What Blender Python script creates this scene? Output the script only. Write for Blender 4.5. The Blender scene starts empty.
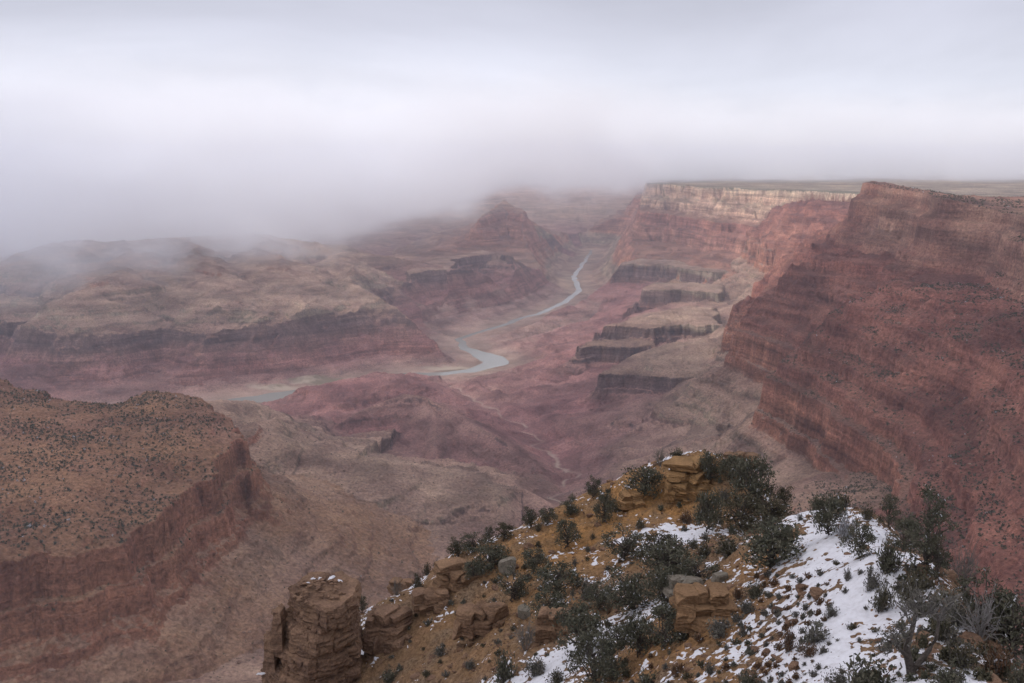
import bpy, bmesh, math, random
import numpy as np
from mathutils import Vector, Matrix

S = bpy.context.scene
COL = S.collection
R = math.radians
F = 983.0                       # focal length in pixels of the 1024 px wide frame
PITCH = R(11.0)
ZC = 1440.0                     # height of the viewpoint above the river, metres

# ------------------------------------------------------------------ camera
cam_d = bpy.data.cameras.new('camera')
cam_d.sensor_width = 36.0
cam_d.lens = 36.0 * F / 1024.0
cam_d.clip_start = 1.0
cam_d.clip_end = 200000.0
cam = bpy.data.objects.new('camera', cam_d)
COL.objects.link(cam)
cam.location = (0, 0, ZC)
cam.rotation_euler = (math.pi / 2 - PITCH, 0, 0)
S.camera = cam

# ------------------------------------------------------------------ light
SUN_EL, SUN_AZ = R(40), R(-98)      # azimuth from +Y, negative = to the left
W = bpy.data.worlds.new('World')
S.world = W
W.use_nodes = True
nt = W.node_tree
nt.nodes.clear()
def N(nt, typ, **kw):
    n = nt.nodes.new(typ)
    for k, v in kw.items():
        if k == 'inp':
            for kk, vv in v.items():
                n.inputs[kk].default_value = vv
        else:
            setattr(n, k, v)
    return n
def L(nt, a, b):
    nt.links.new(a, b)
def ramp(nt, fac, stops, interp='LINEAR'):
    n = nt.nodes.new('ShaderNodeValToRGB')
    cr = n.color_ramp
    cr.interpolation = interp
    while len(cr.elements) > 1:
        cr.elements.remove(cr.elements[-1])
    cr.elements[0].position = stops[0][0]
    c = stops[0][1]
    cr.elements[0].color = (c[0], c[1], c[2], 1) if not isinstance(c, (int, float)) else (c, c, c, 1)
    for p, c in stops[1:]:
        e = cr.elements.new(p)
        e.color = (c[0], c[1], c[2], 1) if not isinstance(c, (int, float)) else (c, c, c, 1)
    if fac is not None:
        nt.links.new(fac, n.inputs[0])
    return n
def mixc(nt, fac, a, b, mode='MIX'):
    n = nt.nodes.new('ShaderNodeMix')
    n.data_type = 'RGBA'
    n.blend_type = mode
    n.clamp_factor = True
    for sock, v in ((n.inputs[0], fac), (n.inputs[6], a), (n.inputs[7], b)):
        if isinstance(v, (int, float)):
            sock.default_value = v
        elif isinstance(v, tuple):
            sock.default_value = (v[0], v[1], v[2], 1)
        else:
            nt.links.new(v, sock)
    return n.outputs[2]
def mth(nt, op, a, b=0.0, c=0.0, clamp=False):
    n = nt.nodes.new('ShaderNodeMath')
    n.operation = op
    n.use_clamp = clamp
    for s, v in zip(n.inputs, (a, b, c)):
        if isinstance(v, (int, float)):
            s.default_value = v
        else:
            nt.links.new(v, s)
    return n.outputs[0]
def maprange(nt, v, a, b, c, d, smooth=False):
    n = nt.nodes.new('ShaderNodeMapRange')
    if smooth:
        n.interpolation_type = 'SMOOTHSTEP'
    nt.links.new(v, n.inputs[0])
    for i, x in enumerate((a, b, c, d)):
        n.inputs[i + 1].default_value = x
    return n.outputs[0]

sky = N(nt, 'ShaderNodeTexSky', sky_type='NISHITA', sun_disc=False, sun_elevation=SUN_EL,
        sun_rotation=SUN_AZ, altitude=2200.0)
tc = N(nt, 'ShaderNodeTexCoord')
sep = N(nt, 'ShaderNodeSeparateXYZ')
L(nt, tc.outputs['Generated'], sep.inputs[0])
# overcast: soft layered stratus drawn over the clear sky, stretched along the horizon
mp = N(nt, 'ShaderNodeMapping', inp={'Scale': (1.0, 1.0, 4.5)})
L(nt, tc.outputs['Generated'], mp.inputs[0])
n1 = N(nt, 'ShaderNodeTexNoise', inp={'Scale': 1.7, 'Detail': 5.0, 'Roughness': 0.5, 'Distortion': 0.5})
L(nt, mp.outputs[0], n1.inputs['Vector'])
el = sep.outputs[2]
band = ramp(nt, maprange(nt, el, -0.06, 0.72, 0, 1), [
    (0.0, (5.3, 5.4, 6.4)), (0.08, (5.6, 5.7, 6.7)), (0.11, (6.9, 7.0, 7.95)),
    (0.15, (6.9, 7.0, 7.95)), (0.23, (5.35, 5.4, 6.25)), (0.35, (4.7, 4.75, 5.55)), (0.47, (4.6, 4.65, 5.45)), (0.66, (8.5, 8.6, 9.7)), (1.0, (10.1, 10.2, 11.4))])
cl = mixc(nt, 1.0, band.outputs[0], ramp(nt, n1.outputs[0], [(0.3, 0.76), (0.5, 1.0), (0.7, 1.2)]).outputs[0], 'MULTIPLY')
skyc = mixc(nt, 0.93, sky.outputs[0], cl)
bg = N(nt, 'ShaderNodeBackground', inp={'Strength': 0.1})
L(nt, skyc, bg.inputs[0])
wo = N(nt, 'ShaderNodeOutputWorld')
L(nt, bg.outputs[0], wo.inputs[0])

sun_d = bpy.data.lights.new('sun', 'SUN')
sun_d.energy = 2.4
sun_d.angle = R(12)
sun_d.color = (1.0, 0.93, 0.84)
sun = bpy.data.objects.new('sun', sun_d)
COL.objects.link(sun)
to_sun = Vector((math.sin(SUN_AZ) * math.cos(SUN_EL), math.cos(SUN_AZ) * math.cos(SUN_EL), math.sin(SUN_EL)))
sun.rotation_euler = to_sun.to_track_quat('Z', 'Y').to_euler()
sun.location = (0, 0, ZC + 400)

S.view_settings.view_transform = 'Standard'
S.view_settings.look = 'None'
S.view_settings.exposure = 0.17
S.view_settings.gamma = 1.0
S.render.engine = 'CYCLES'
S.cycles.use_denoising = True
S.cycles.max_bounces = 12
S.cycles.diffuse_bounces = 2
S.cycles.glossy_bounces = 2
S.cycles.volume_bounces = 8
S.cycles.volume_step_rate = 1.0
S.cycles.volume_max_steps = 128

# ------------------------------------------------------------------ helpers: rays, noise, fields
CP, SP = math.cos(PITCH), math.sin(PITCH)
def ray(px, py):
    a = (px - 512.0) / F
    b = (341.5 - py) / F
    return np.array([a, CP + b * SP, -SP + b * CP])
def at_z(px, py, z):
    d = ray(px, py)
    t = (z - ZC) / d[2]
    return np.array([d[0] * t, d[1] * t, z])
def at_r(px, py, r):
    d = ray(px, py)
    t = r / math.hypot(d[0], d[1])
    return np.array([d[0] * t, d[1] * t, ZC + d[2] * t])

_ang = np.random.RandomState(7).uniform(0, 2 * np.pi, 1024)
_GX, _GY = np.cos(_ang).astype(np.float32), np.sin(_ang).astype(np.float32)
def _h(ix, iy, seed):
    with np.errstate(over='ignore'):
        h = ix.astype(np.uint32) * np.uint32(374761393) + iy.astype(np.uint32) * np.uint32(668265263) + np.uint32((seed * 974634781 + 12345) & 0xffffffff)
        h = (h ^ (h >> np.uint32(13))) * np.uint32(1274126177)
        h = h ^ (h >> np.uint32(16))
    return (h & np.uint32(1023)).astype(np.int32)
def noise(x, y, seed=0):
    fx, fy = np.floor(x), np.floor(y)
    ix, iy = fx.astype(np.int64), fy.astype(np.int64)
    u, v = (x - fx).astype(np.float32), (y - fy).astype(np.float32)
    su, sv = u * u * u * (u * (u * 6 - 15) + 10), v * v * v * (v * (v * 6 - 15) + 10)
    def g(i, j, a, b):
        k = _h(i, j, seed)
        return _GX[k] * a + _GY[k] * b
    n00, n10 = g(ix, iy, u, v), g(ix + 1, iy, u - 1, v)
    n01, n11 = g(ix, iy + 1, u, v - 1), g(ix + 1, iy + 1, u - 1, v - 1)
    a = n00 + su * (n10 - n00)
    b = n01 + su * (n11 - n01)
    return (a + sv * (b - a)) * 1.5
def fbm(x, y, scale, octaves=4, seed=0, gain=0.5):
    s, a, f = 0, 1.0, 1.0 / scale
    for i in range(octaves):
        s = s + a * noise(x * f, y * f, seed + i * 17)
        a *= gain
        f *= 2.03
    return s
def ridged(x, y, scale, octaves=4, seed=0, gain=0.5):
    s, a, f, t = 0, 1.0, 1.0 / scale, 0
    for i in range(octaves):
        s = s + a * (1 - 2 * np.abs(noise(x * f, y * f, seed + i * 13)))
        t += a
        a *= gain
        f *= 2.03
    return s / t
class TPS:
    def __init__(self, pts, vals, smooth=1e-4):
        self.p = np.array(pts, float)
        n = len(self.p)
        K = self._k(self.p)
        A = np.zeros((n + 3, n + 3))
        A[:n, :n] = K + smooth * np.eye(n)
        A[:n, n] = 1
        A[:n, n + 1:] = self.p
        A[n:, :n] = A[:n, n:].T
        v = np.array(vals, float)
        b = np.zeros((n + 3,) + v.shape[1:])
        b[:n] = v
        self.w = np.linalg.solve(A, b)
    def _k(self, q):
        d2 = ((q[:, None, :] - self.p[None, :, :]) ** 2).sum(-1)
        return 0.5 * d2 * np.log(d2 + 1e-12)
    def __call__(self, q):
        out = []
        for i in range(0, len(q), 20000):
            c = q[i:i + 20000]
            out.append(self._k(c) @ self.w[:len(self.p)] + self.w[len(self.p)] + c @ self.w[len(self.p) + 1:])
        return np.concatenate(out)
def sdf(poly, x, y):
    P = np.asarray(poly, float)
    d = np.full(x.shape, 1e18)
    inside = np.zeros(x.shape, bool)
    n = len(P)
    for i in range(n):
        ax, ay = P[i]
        bx, by = P[(i + 1) % n]
        ex, ey = bx - ax, by - ay
        wx, wy = x - ax, y - ay
        t = np.clip((wx * ex + wy * ey) / (ex * ex + ey * ey + 1e-9), 0, 1)
        d = np.minimum(d, (wx - ex * t) ** 2 + (wy - ey * t) ** 2)
        if abs(ey) > 1e-9:
            c = (ay > y) != (by > y)
            inside ^= c & (x < ex * (y - ay) / ey + ax)
    d = np.sqrt(d)
    return np.where(inside, -d, d)
def polyline(pts, x, y):
    """distance to a polyline and the height on it at the nearest point"""
    P = np.asarray(pts, float)
    d = np.full(x.shape, 1e18)
    z = np.zeros(x.shape)
    for i in range(len(P) - 1):
        a, b = P[i], P[i + 1]
        ex, ey = b[0] - a[0], b[1] - a[1]
        wx, wy = x - a[0], y - a[1]
        t = np.clip((wx * ex + wy * ey) / (ex * ex + ey * ey + 1e-9), 0, 1)
        q = (wx - ex * t) ** 2 + (wy - ey * t) ** 2
        m = q < d
        d = np.where(m, q, d)
        z = np.where(m, a[2] + (b[2] - a[2]) * t, z)
    return np.sqrt(d), z

# ------------------------------------------------------------------ helpers: objects
def tag(o, label=None, cat=None, group=None, kind=None):
    if label: o['label'] = label
    if cat: o['category'] = cat
    if group: o['group'] = group
    if kind: o['kind'] = kind
    return o
def link_mesh(name, me, mat, parent=None):
    o = bpy.data.objects.new(name, me)
    if mat and not me.materials:
        me.materials.append(mat)
    COL.objects.link(o)
    if parent:
        o.parent = parent
    return o
def np_mesh(name, V, faces, smooth=True, attrs=None):
    """faces: (n,4) or (n,3) int array"""
    me = bpy.data.meshes.new(name)
    V = np.asarray(V, np.float32)
    faces = np.asarray(faces, np.int32)
    n, k = faces.shape
    me.vertices.add(len(V))
    me.vertices.foreach_set('co', V.ravel())
    me.loops.add(n * k)
    me.loops.foreach_set('vertex_index', faces.ravel())
    me.polygons.add(n)
    me.polygons.foreach_set('loop_start', np.arange(n, dtype=np.int32) * k)
    me.polygons.foreach_set('loop_total', np.full(n, k, np.int32))
    me.polygons.foreach_set('use_smooth', np.full(n, smooth, bool))
    if attrs:
        for an, av in attrs.items():
            a = me.attributes.new(an, 'FLOAT', 'POINT')
            a.data.foreach_set('value', np.asarray(av, np.float32).ravel())
    me.update(calc_edges=True)
    return me
def grid_faces(nr, nc):
    i = np.arange(nr - 1)[:, None] * nc + np.arange(nc - 1)[None, :]
    return np.stack([i, i + 1, i + nc + 1, i + nc], -1).reshape(-1, 4)
def new_mat(name):
    m = bpy.data.materials.new(name)
    m.use_nodes = True
    nt = m.node_tree
    nt.nodes.clear()
    out = nt.nodes.new('ShaderNodeOutputMaterial')
    b = nt.nodes.new('ShaderNodeBsdfPrincipled')
    b.inputs['Roughness'].default_value = 0.95
    b.inputs['Specular IOR Level'].default_value = 0.1
    nt.links.new(b.outputs[0], out.inputs[0])
    return m, nt, b, out

# ------------------------------------------------------------------ the canyon: one sheet, built from mesas, ridges and a floor
class Mesa:
    def __init__(self, edge, z, prof, back=(), rise=0.0, cap=1e9, off=0.0, stain=0.0, warp=1.0, seed=0, warp2=0.0, fw=None, gw=40.0, gin=0.0, steps=None, bw=0.0):
        pts = []
        for e in edge:
            zz = z if len(e) == 2 else e[2]
            pts.append(at_z(e[0], e[1], zz))
        pts = np.array(pts)
        self.poly = np.concatenate([pts[:, :2], np.array(back, float).reshape(-1, 2)])
        A = np.c_[pts[:, :2] / 1000.0, np.ones(len(pts))]
        if np.ptp(pts[:, 2]) > 1:
            self.pl = np.linalg.lstsq(A, pts[:, 2], rcond=None)[0]
        else:
            self.pl = np.array([0, 0, pts[0, 2]])
        self.prof = np.array(list(prof) + [(prof[-1][0] + 6000, prof[-1][1] + 3600)], float)
        self.zmin, self.zmax = pts[:, 2].min(), pts[:, 2].max()
        self.rise, self.cap, self.off, self.stain, self.warp, self.seed, self.warp2 = rise, cap, off, stain, warp, seed, warp2
        self.fw, self.gw, self.gin = warp if fw is None else fw, gw, gin
        self.bw = bw
        self.steps = None if steps is None else np.array(steps, float)
    def __call__(self, x, y, wx, wy, fine, but):
        s = sdf(self.poly, x + wx * self.warp, y + wy * self.warp) + fine * self.fw
        if self.warp2:
            s2 = sdf(self.poly, x + wx * self.warp2, y + wy * self.warp2) + fine * self.warp2
            k = np.clip(s / 160.0, 0, 1)
            s = s * (1 - k) + np.maximum(s2, 20) * k
        if self.bw:
            s = s + but * self.bw * (np.clip(s / 120.0, 0.15, 1) if self.warp2 else 1.0)
        zt = np.clip(self.pl[0] * x / 1000 + self.pl[1] * y / 1000 + self.pl[2], self.zmin - 15, self.zmax + 15)
        zin = np.minimum(np.maximum(-s, 0) * self.rise, self.cap)
        if self.steps is not None:
            zin = np.interp(-s, self.steps[:, 0], self.steps[:, 1])
        drop = np.interp(s, self.prof[:, 0], self.prof[:, 1])
        return zt + zin - drop, s
class Ridge:
    def __init__(self, line, prof, off=0.0, stain=0.0, warp=1.0):
        self.pts = np.array([at_z(*p) for p in line])
        self.prof = np.array(list(prof) + [(prof[-1][0] + 6000, prof[-1][1] + 3600)], float)
        self.off, self.stain, self.warp = off, stain, warp
        self.gw, self.gin = 72.0, 0.0
    def __call__(self, x, y, wx, wy, fine, but):
        d, z = polyline(self.pts, x + wx * self.warp, y + wy * self.warp)
        return z - np.interp(d + np.abs(fine) * 0.5 * self.warp, self.prof[:, 0], self.prof[:, 1]), d

P_RIM = [(d * 0.75, h) for d, h in [(0, 0), (10, 55), (75, 95), (95, 190), (240, 300), (262, 345), (330, 375), (350, 420), (430, 455), (450, 505),
         (540, 545), (556, 585), (640, 625), (720, 660), (800, 800), (900, 1100), (1100, 1500)]]
P_PAL = [(0, 0), (25, 125), (110, 195), (130, 270), (270, 335), (300, 430), (370, 465), (400, 590), (520, 620), (800, 700), (1000, 850), (1300, 1100)]
P_RED = [(0, 0), (14, 105), (30, 112), (44, 165), (100, 210), (220, 300), (340, 370), (460, 480), (700, 700)]
P_TAP = [(0, 0), (8, 62), (20, 66), (28, 92), (110, 150), (260, 225), (500, 330), (900, 480)]
P_TAPL = [(0, 0), (12, 90), (28, 100), (40, 160), (160, 225), (400, 300), (700, 390), (1100, 520)]
P_SUP = [(0, 0), (30, 8), (42, 52), (90, 70), (100, 104), (170, 128), (182, 176), (230, 196), (242, 232), (320, 254), (332, 280), (500, 300), (1200, 305)]
P_BUT = [(0, 0), (40, 50), (70, 120), (150, 165), (175, 270), (330, 345), (700, 450), (1300, 560), (2500, 750)]

FEATURES = [
    # right-hand canyon wall under the near rim
    Mesa([(860, 182, 1285), (872, 183, 1285), (900, 188, 1275), (922, 193, 1265), (938, 203, 1250), (960, 204, 1248), (981, 206, 1245), (1003, 209, 1242), (1030, 215, 1240), (1090, 228, 1240), (1200, 262, 1240), (1400, 330, 1240)],
         1250, P_RIM, back=[(1500, 600), (3000, 1200)] + [tuple(at_z(px, py, z)[:2]) for px, py, z in ((1250, 193, 1240), (1100, 192, 1240), (1030, 191.5, 1240), (990, 190, 1250), (968, 189, 1255), (940, 188, 1262), (905, 182, 1280), (880, 179, 1290), (866, 179, 1290))],
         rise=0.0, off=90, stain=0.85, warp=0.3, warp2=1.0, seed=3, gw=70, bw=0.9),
    # its Redwall bench with four promontories
    Mesa([(930, 760, 690), (915, 640), (905, 560), (885, 490), (862, 446), (835, 428), (800, 398), (772, 384), (756, 377), (772, 362), (790, 352),
          (752, 334), (730, 328), (742, 316), (772, 312), (764, 296), (752, 289), (776, 276), (790, 262), (752, 244), (738, 240), (770, 226), (800, 221)],
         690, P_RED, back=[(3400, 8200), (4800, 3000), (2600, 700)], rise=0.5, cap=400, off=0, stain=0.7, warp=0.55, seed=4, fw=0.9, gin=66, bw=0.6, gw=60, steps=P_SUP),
    # the far wall of palisades
    Mesa([(632, 183, 1058), (645, 183, 1060), (690, 185.5, 1075), (735, 188, 1085), (800, 191, 1098), (850, 193, 1112), (900, 196, 1125)],
         1090, P_PAL, back=[(9000, 6000), (60000, 20000), (60000, 62000), (9500, 62000), (2300, 16000)], rise=0.0, off=310, stain=0.0, warp=0.8, seed=5, bw=0.6),
    # left mesa
    Mesa([(-120, 592), (0, 566), (47, 553), (70, 556), (95, 547), (128, 541), (142, 523), (163, 515), (187, 484), (210, 470), (226, 452), (240, 436), (250, 443), (246, 424),
          (222, 408), (190, 389, 735), (140, 389, 740), (112, 402, 735), (60, 392, 760), (0, 369, 790), (-160, 345, 800)],
         720, [(0, 0), (10, 85), (22, 92), (34, 140), (60, 165), (120, 205), (250, 275), (460, 350), (700, 470), (1000, 800)],
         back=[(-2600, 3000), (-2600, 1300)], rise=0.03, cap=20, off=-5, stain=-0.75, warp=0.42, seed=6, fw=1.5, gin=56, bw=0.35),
    # stepped benches right of the river
    Mesa([(590, 372), (620, 374.5), (662, 379), (700, 379), (728, 372), (770, 352, 420), (740, 330, 420), (690, 340, 360), (640, 352)], 330, P_TAP, rise=0.14, cap=60, off=0, warp=0.5, seed=7, fw=0.9, bw=0.45, gin=22),
    Mesa([(584, 327), (612, 327), (650, 331), (692, 333), (722, 322, 390), (735, 300, 440), (690, 306, 380), (640, 316)], 330, P_TAP, rise=0.1, cap=60, off=0, warp=0.5, seed=8, fw=0.9, bw=0.45, gin=22),
    Mesa([(566, 349), (600, 346), (640, 349), (660, 345), (650, 336), (590, 338)], 262, P_TAP, rise=0.05, cap=30, off=60, warp=0.4, seed=9, fw=0.9, bw=0.45, gin=22),
    Mesa([(622, 296), (640, 290), (680, 293), (716, 299), (735, 280, 440), (700, 281, 400), (650, 284)], 355, P_TAPL, rise=0.1, cap=60, off=-20, warp=0.4, seed=10, fw=0.9, bw=0.45, gin=22),
    Mesa([(604, 264), (640, 267), (672, 270), (705, 276), (730, 268, 470), (690, 262, 440), (640, 258, 420)], 400, P_TAPL, rise=0.1, cap=60, off=-60, warp=0.5, seed=11, fw=0.9, bw=0.45, gin=22),
    # far left plateau beyond the river
    Mesa([(-260, 322), (0, 322), (70, 325), (122, 323), (104, 311), (140, 307), (193, 313), (218, 331), (232, 318), (240, 329, 300), (287, 331, 290), (340, 325, 290), (396, 319, 290), (411, 323, 285), (404, 304, 310), (400, 285, 340)],
         330, P_TAPL, back=[(-1200, 9800), (-7000, 11000), (-7000, 7000)], rise=0.10, cap=260, off=-10, warp=0.6, seed=12, fw=1.2, bw=1.0, gin=95),
    Ridge([(60, 240, 740), (130, 238, 700), (190, 236, 690), (250, 232, 690), (290, 238, 640), (340, 250, 555), (400, 257, 505), (436, 266, 440)],
          [(0, 0), (60, 30), (300, 100), (700, 210), (1200, 500)], off=-160, warp=1.0),
    Ridge([(250, 232, 690), (275, 262, 600), (300, 290, 485), (318, 313, 400)], [(0, 0), (60, 35), (250, 120), (520, 230), (640, 420)], off=-15, warp=0.8),
    Ridge([(340, 250, 560), (368, 284, 480), (390, 308, 390)], [(0, 0), (60, 35), (250, 120), (520, 230), (640, 420)], off=-15, warp=0.8),
    Ridge([(130, 238, 700), (112, 272, 620), (99, 289, 540)], [(0, 0), (60, 35), (250, 120), (520, 230), (640, 420)], off=-15, warp=0.8),
    Ridge([(190, 236, 690), (206, 268, 600), (222, 291, 510)], [(0, 0), (60, 35), (250, 120), (520, 230), (640, 420)], off=-15, warp=0.8),
    # hill between the plateau and the far reach of the river
    Mesa([(404, 276), (425, 274), (447, 272), (452, 259), (476, 255), (502, 253), (528, 262), (546, 273), (530, 257), (480, 250), (420, 262)], 425,
         [(0, 0), (15, 80), (35, 100), (50, 170), (300, 290), (700, 400), (2000, 480)], rise=0.05, cap=20, off=-95, warp=0.5, seed=13),
    Ridge([(500, 254, 410), (540, 269, 320), (558, 284, 190), (566, 294, 60)], [(0, 0), (300, 170), (700, 330), (1500, 420)], off=-40, warp=0.6),
    Ridge([(408, 322, 300), (425, 336, 190), (450, 348, 110), (472, 356, 30)], [(0, 0), (120, 70), (350, 190), (900, 300)], off=0, warp=0.5),
    # the pink butte under the cloud
    Mesa([(484, 216, 690), (505, 205, 735), (524, 214, 690), (535, 220, 650), (505, 200, 735)], 720, P_BUT, off=390, stain=0.0, warp=0.5, seed=14),
    Ridge([(520, 214, 640), (545, 240, 330), (562, 256, 150)], [(0, 0), (200, 130), (600, 300), (1500, 480)], off=40, warp=0.6),
    # hills in the valley
    Ridge([(300, 404, 120), (325, 393, 160), (350, 381, 178), (378, 375.5, 180), (405, 377, 170), (435, 381, 150), (470, 392, 110)], [(0, 0), (60, 14), (200, 60), (400, 130), (700, 260)], off=0, warp=0.45),
    Ridge([(190, 399, 560), (225, 398, 500), (252, 401, 440), (290, 415, 350), (330, 431, 250)], [(0, 0), (60, 20), (250, 110), (500, 240), (900, 480)], off=0, warp=0.4),
    Ridge([(328, 430, 210), (372, 405, 275), (398, 394, 310), (425, 398, 300), (462, 417, 285), (505, 440, 285), (545, 467, 265), (564, 482, 235)],
          [(0, 0), (50, 40), (200, 120), (420, 210), (800, 330)], off=-20, warp=0.5),
    Ridge([(425, 399, 300), (440, 440, 275), (436, 462, 270)], [(0, 0), (50, 40), (200, 120), (420, 210), (800, 330)], off=-30, warp=0.5),
    Ridge([(262, 428, 545), (310, 446, 480), (352, 462, 435), (420, 473, 385), (480, 476, 372), (525, 486, 322), (542, 494, 300)],
          [(0, 0), (80, 12), (250, 70), (600, 190), (1500, 380)], off=10, warp=0.5),
    Ridge([(760, 432, 470), (700, 440, 400), (650, 455, 330), (600, 484, 260)], [(0, 0), (100, 25), (400, 140), (900, 260), (2000, 500)], off=0, warp=0.7),
    Ridge([(720, 395, 400), (640, 412, 280), (560, 418, 190)], [(0, 0), (100, 25), (400, 110), (900, 220), (2000, 500)], off=0, warp=0.7),
]
RIVER = [(592, 250), (584, 262), (574, 276), (580, 290), (565, 302), (545, 311), (523, 318), (491, 328), (458, 339), (466, 348), (488, 357), (496, 362), (474, 371), (440, 374), (388, 375),
         (340, 386), (304, 393), (262, 398), (200, 405), (100, 418), (0, 432), (-150, 450)]
RIVER_W = [16, 18, 20, 24, 24, 22, 22, 20, 22, 36, 78, 95, 46, 34, 30, 50, 90, 75, 60, 60, 60, 60]
RIV = np.array([at_z(p[0], p[1], 0) for p in RIVER])
RIVW = np.c_[RIV[:, :2], np.array(RIVER_W, float)]
WASH = [(575, 520, 300), (560, 487, 222), (573, 476, 205), (560, 462, 180), (543, 444, 150), (520, 428, 120), (498, 415, 90), (470, 398, 45), (450, 386, 12)]
WSH = np.array([at_z(*p) for p in WASH])

FLOOR_PX = [(583, 262, 0), (570, 296, 0), (523, 318, 0), (458, 339, 0), (490, 360, 0), (440, 373, 0), (388, 374, 0), (300, 390, 0), (200, 403, 0), (0, 430, 0),
            (600, 300, 60), (570, 330, 60), (530, 345, 30), (520, 380, 50), (600, 395, 140), (560, 400, 110), (640, 420, 240), (690, 410, 320), (740, 440, 400),
            (460, 393, 30), (500, 412, 80), (545, 445, 145), (565, 485, 215), (610, 490, 280), (575, 425, 165), (400, 440, 170), (350, 420, 130), (300, 410, 60),
            (440, 500, 300), (350, 545, 360), (300, 510, 450), (260, 610, 430), (150, 690, 490), (420, 600, 350), (560, 560, 330), (700, 520, 480),
            (250, 375, 50), (150, 378, 60), (0, 385, 80), (250, 345, 130), (620, 250, 120), (680, 300, 250), (560, 258, 60), (450, 300, 120), (350, 370, 40),
            (800, 500, 560), (900, 540, 680), (1020, 600, 740)]
FLOOR_XY = [(0, 60, 1230), (0, 250, 1130), (-250, 300, 1000), (250, 300, 1120), (-400, 800, 760), (0, 800, 860), (400, 900, 920), (0, 1300, 640), (-900, 1000, 600), (1000, 900, 1000),
            (-8000, 16000, 300), (0, 18000, 400), (6000, 25000, 700), (0, 60000, 800), (-30000, 50000, 800), (30000, 50000, 800)]
pts, vals = [], []
for px, py, z in FLOOR_PX:
    p = at_z(px, py, z)
    pts.append((math.atan2(p[0], p[1]), math.log(math.hypot(p[0], p[1]))))
    vals.append(z)
for x, y, z in FLOOR_XY:
    pts.append((math.atan2(x, y), math.log(math.hypot(x, y))))
    vals.append(z)
pts = np.array(pts) * np.array([2.0, 1.0])
_tps = TPS(pts, vals, 1e-3)
_gu = np.linspace(-0.75, 0.75, 160)
_gv = np.linspace(math.log(40), math.log(70000), 260)
_G = _tps(np.stack(np.meshgrid(_gu * 2.0, _gv, indexing='ij'), -1).reshape(-1, 2)).reshape(160, 260)
def floor_h(x, y):
    u = np.clip((np.arctan2(x, y) + 0.75) / 1.5 * 159, 0, 158.999)
    v = np.clip((np.log(np.hypot(x, y) + 1e-6) - _gv[0]) / (_gv[-1] - _gv[0]) * 259, 0, 258.999)
    i, j = u.astype(int), v.astype(int)
    a, b = u - i, v - j
    return _G[i, j] * (1 - a) * (1 - b) + _G[i + 1, j] * a * (1 - b) + _G[i, j + 1] * (1 - a) * b + _G[i + 1, j + 1] * a * b

_rb = np.random.RandomState(11)
_bz, _bu = [0.0], [0.0]
while _bz[-1] < 2600:
    hard, soft = _rb.uniform(5, 30) if _rb.rand() > 0.25 else _rb.uniform(30, 48), _rb.uniform(8, 34)
    tot = hard + soft
    uh = tot * hard * 0.22 / (hard * 0.22 + soft)
    _bz += [_bz[-1] + soft, _bz[-1] + tot]
    _bu += [_bu[-1] + tot - uh, _bu[-1] + tot]
BED_Z, BED_U = np.array(_bz) - 100, np.array(_bu) - 100

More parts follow.
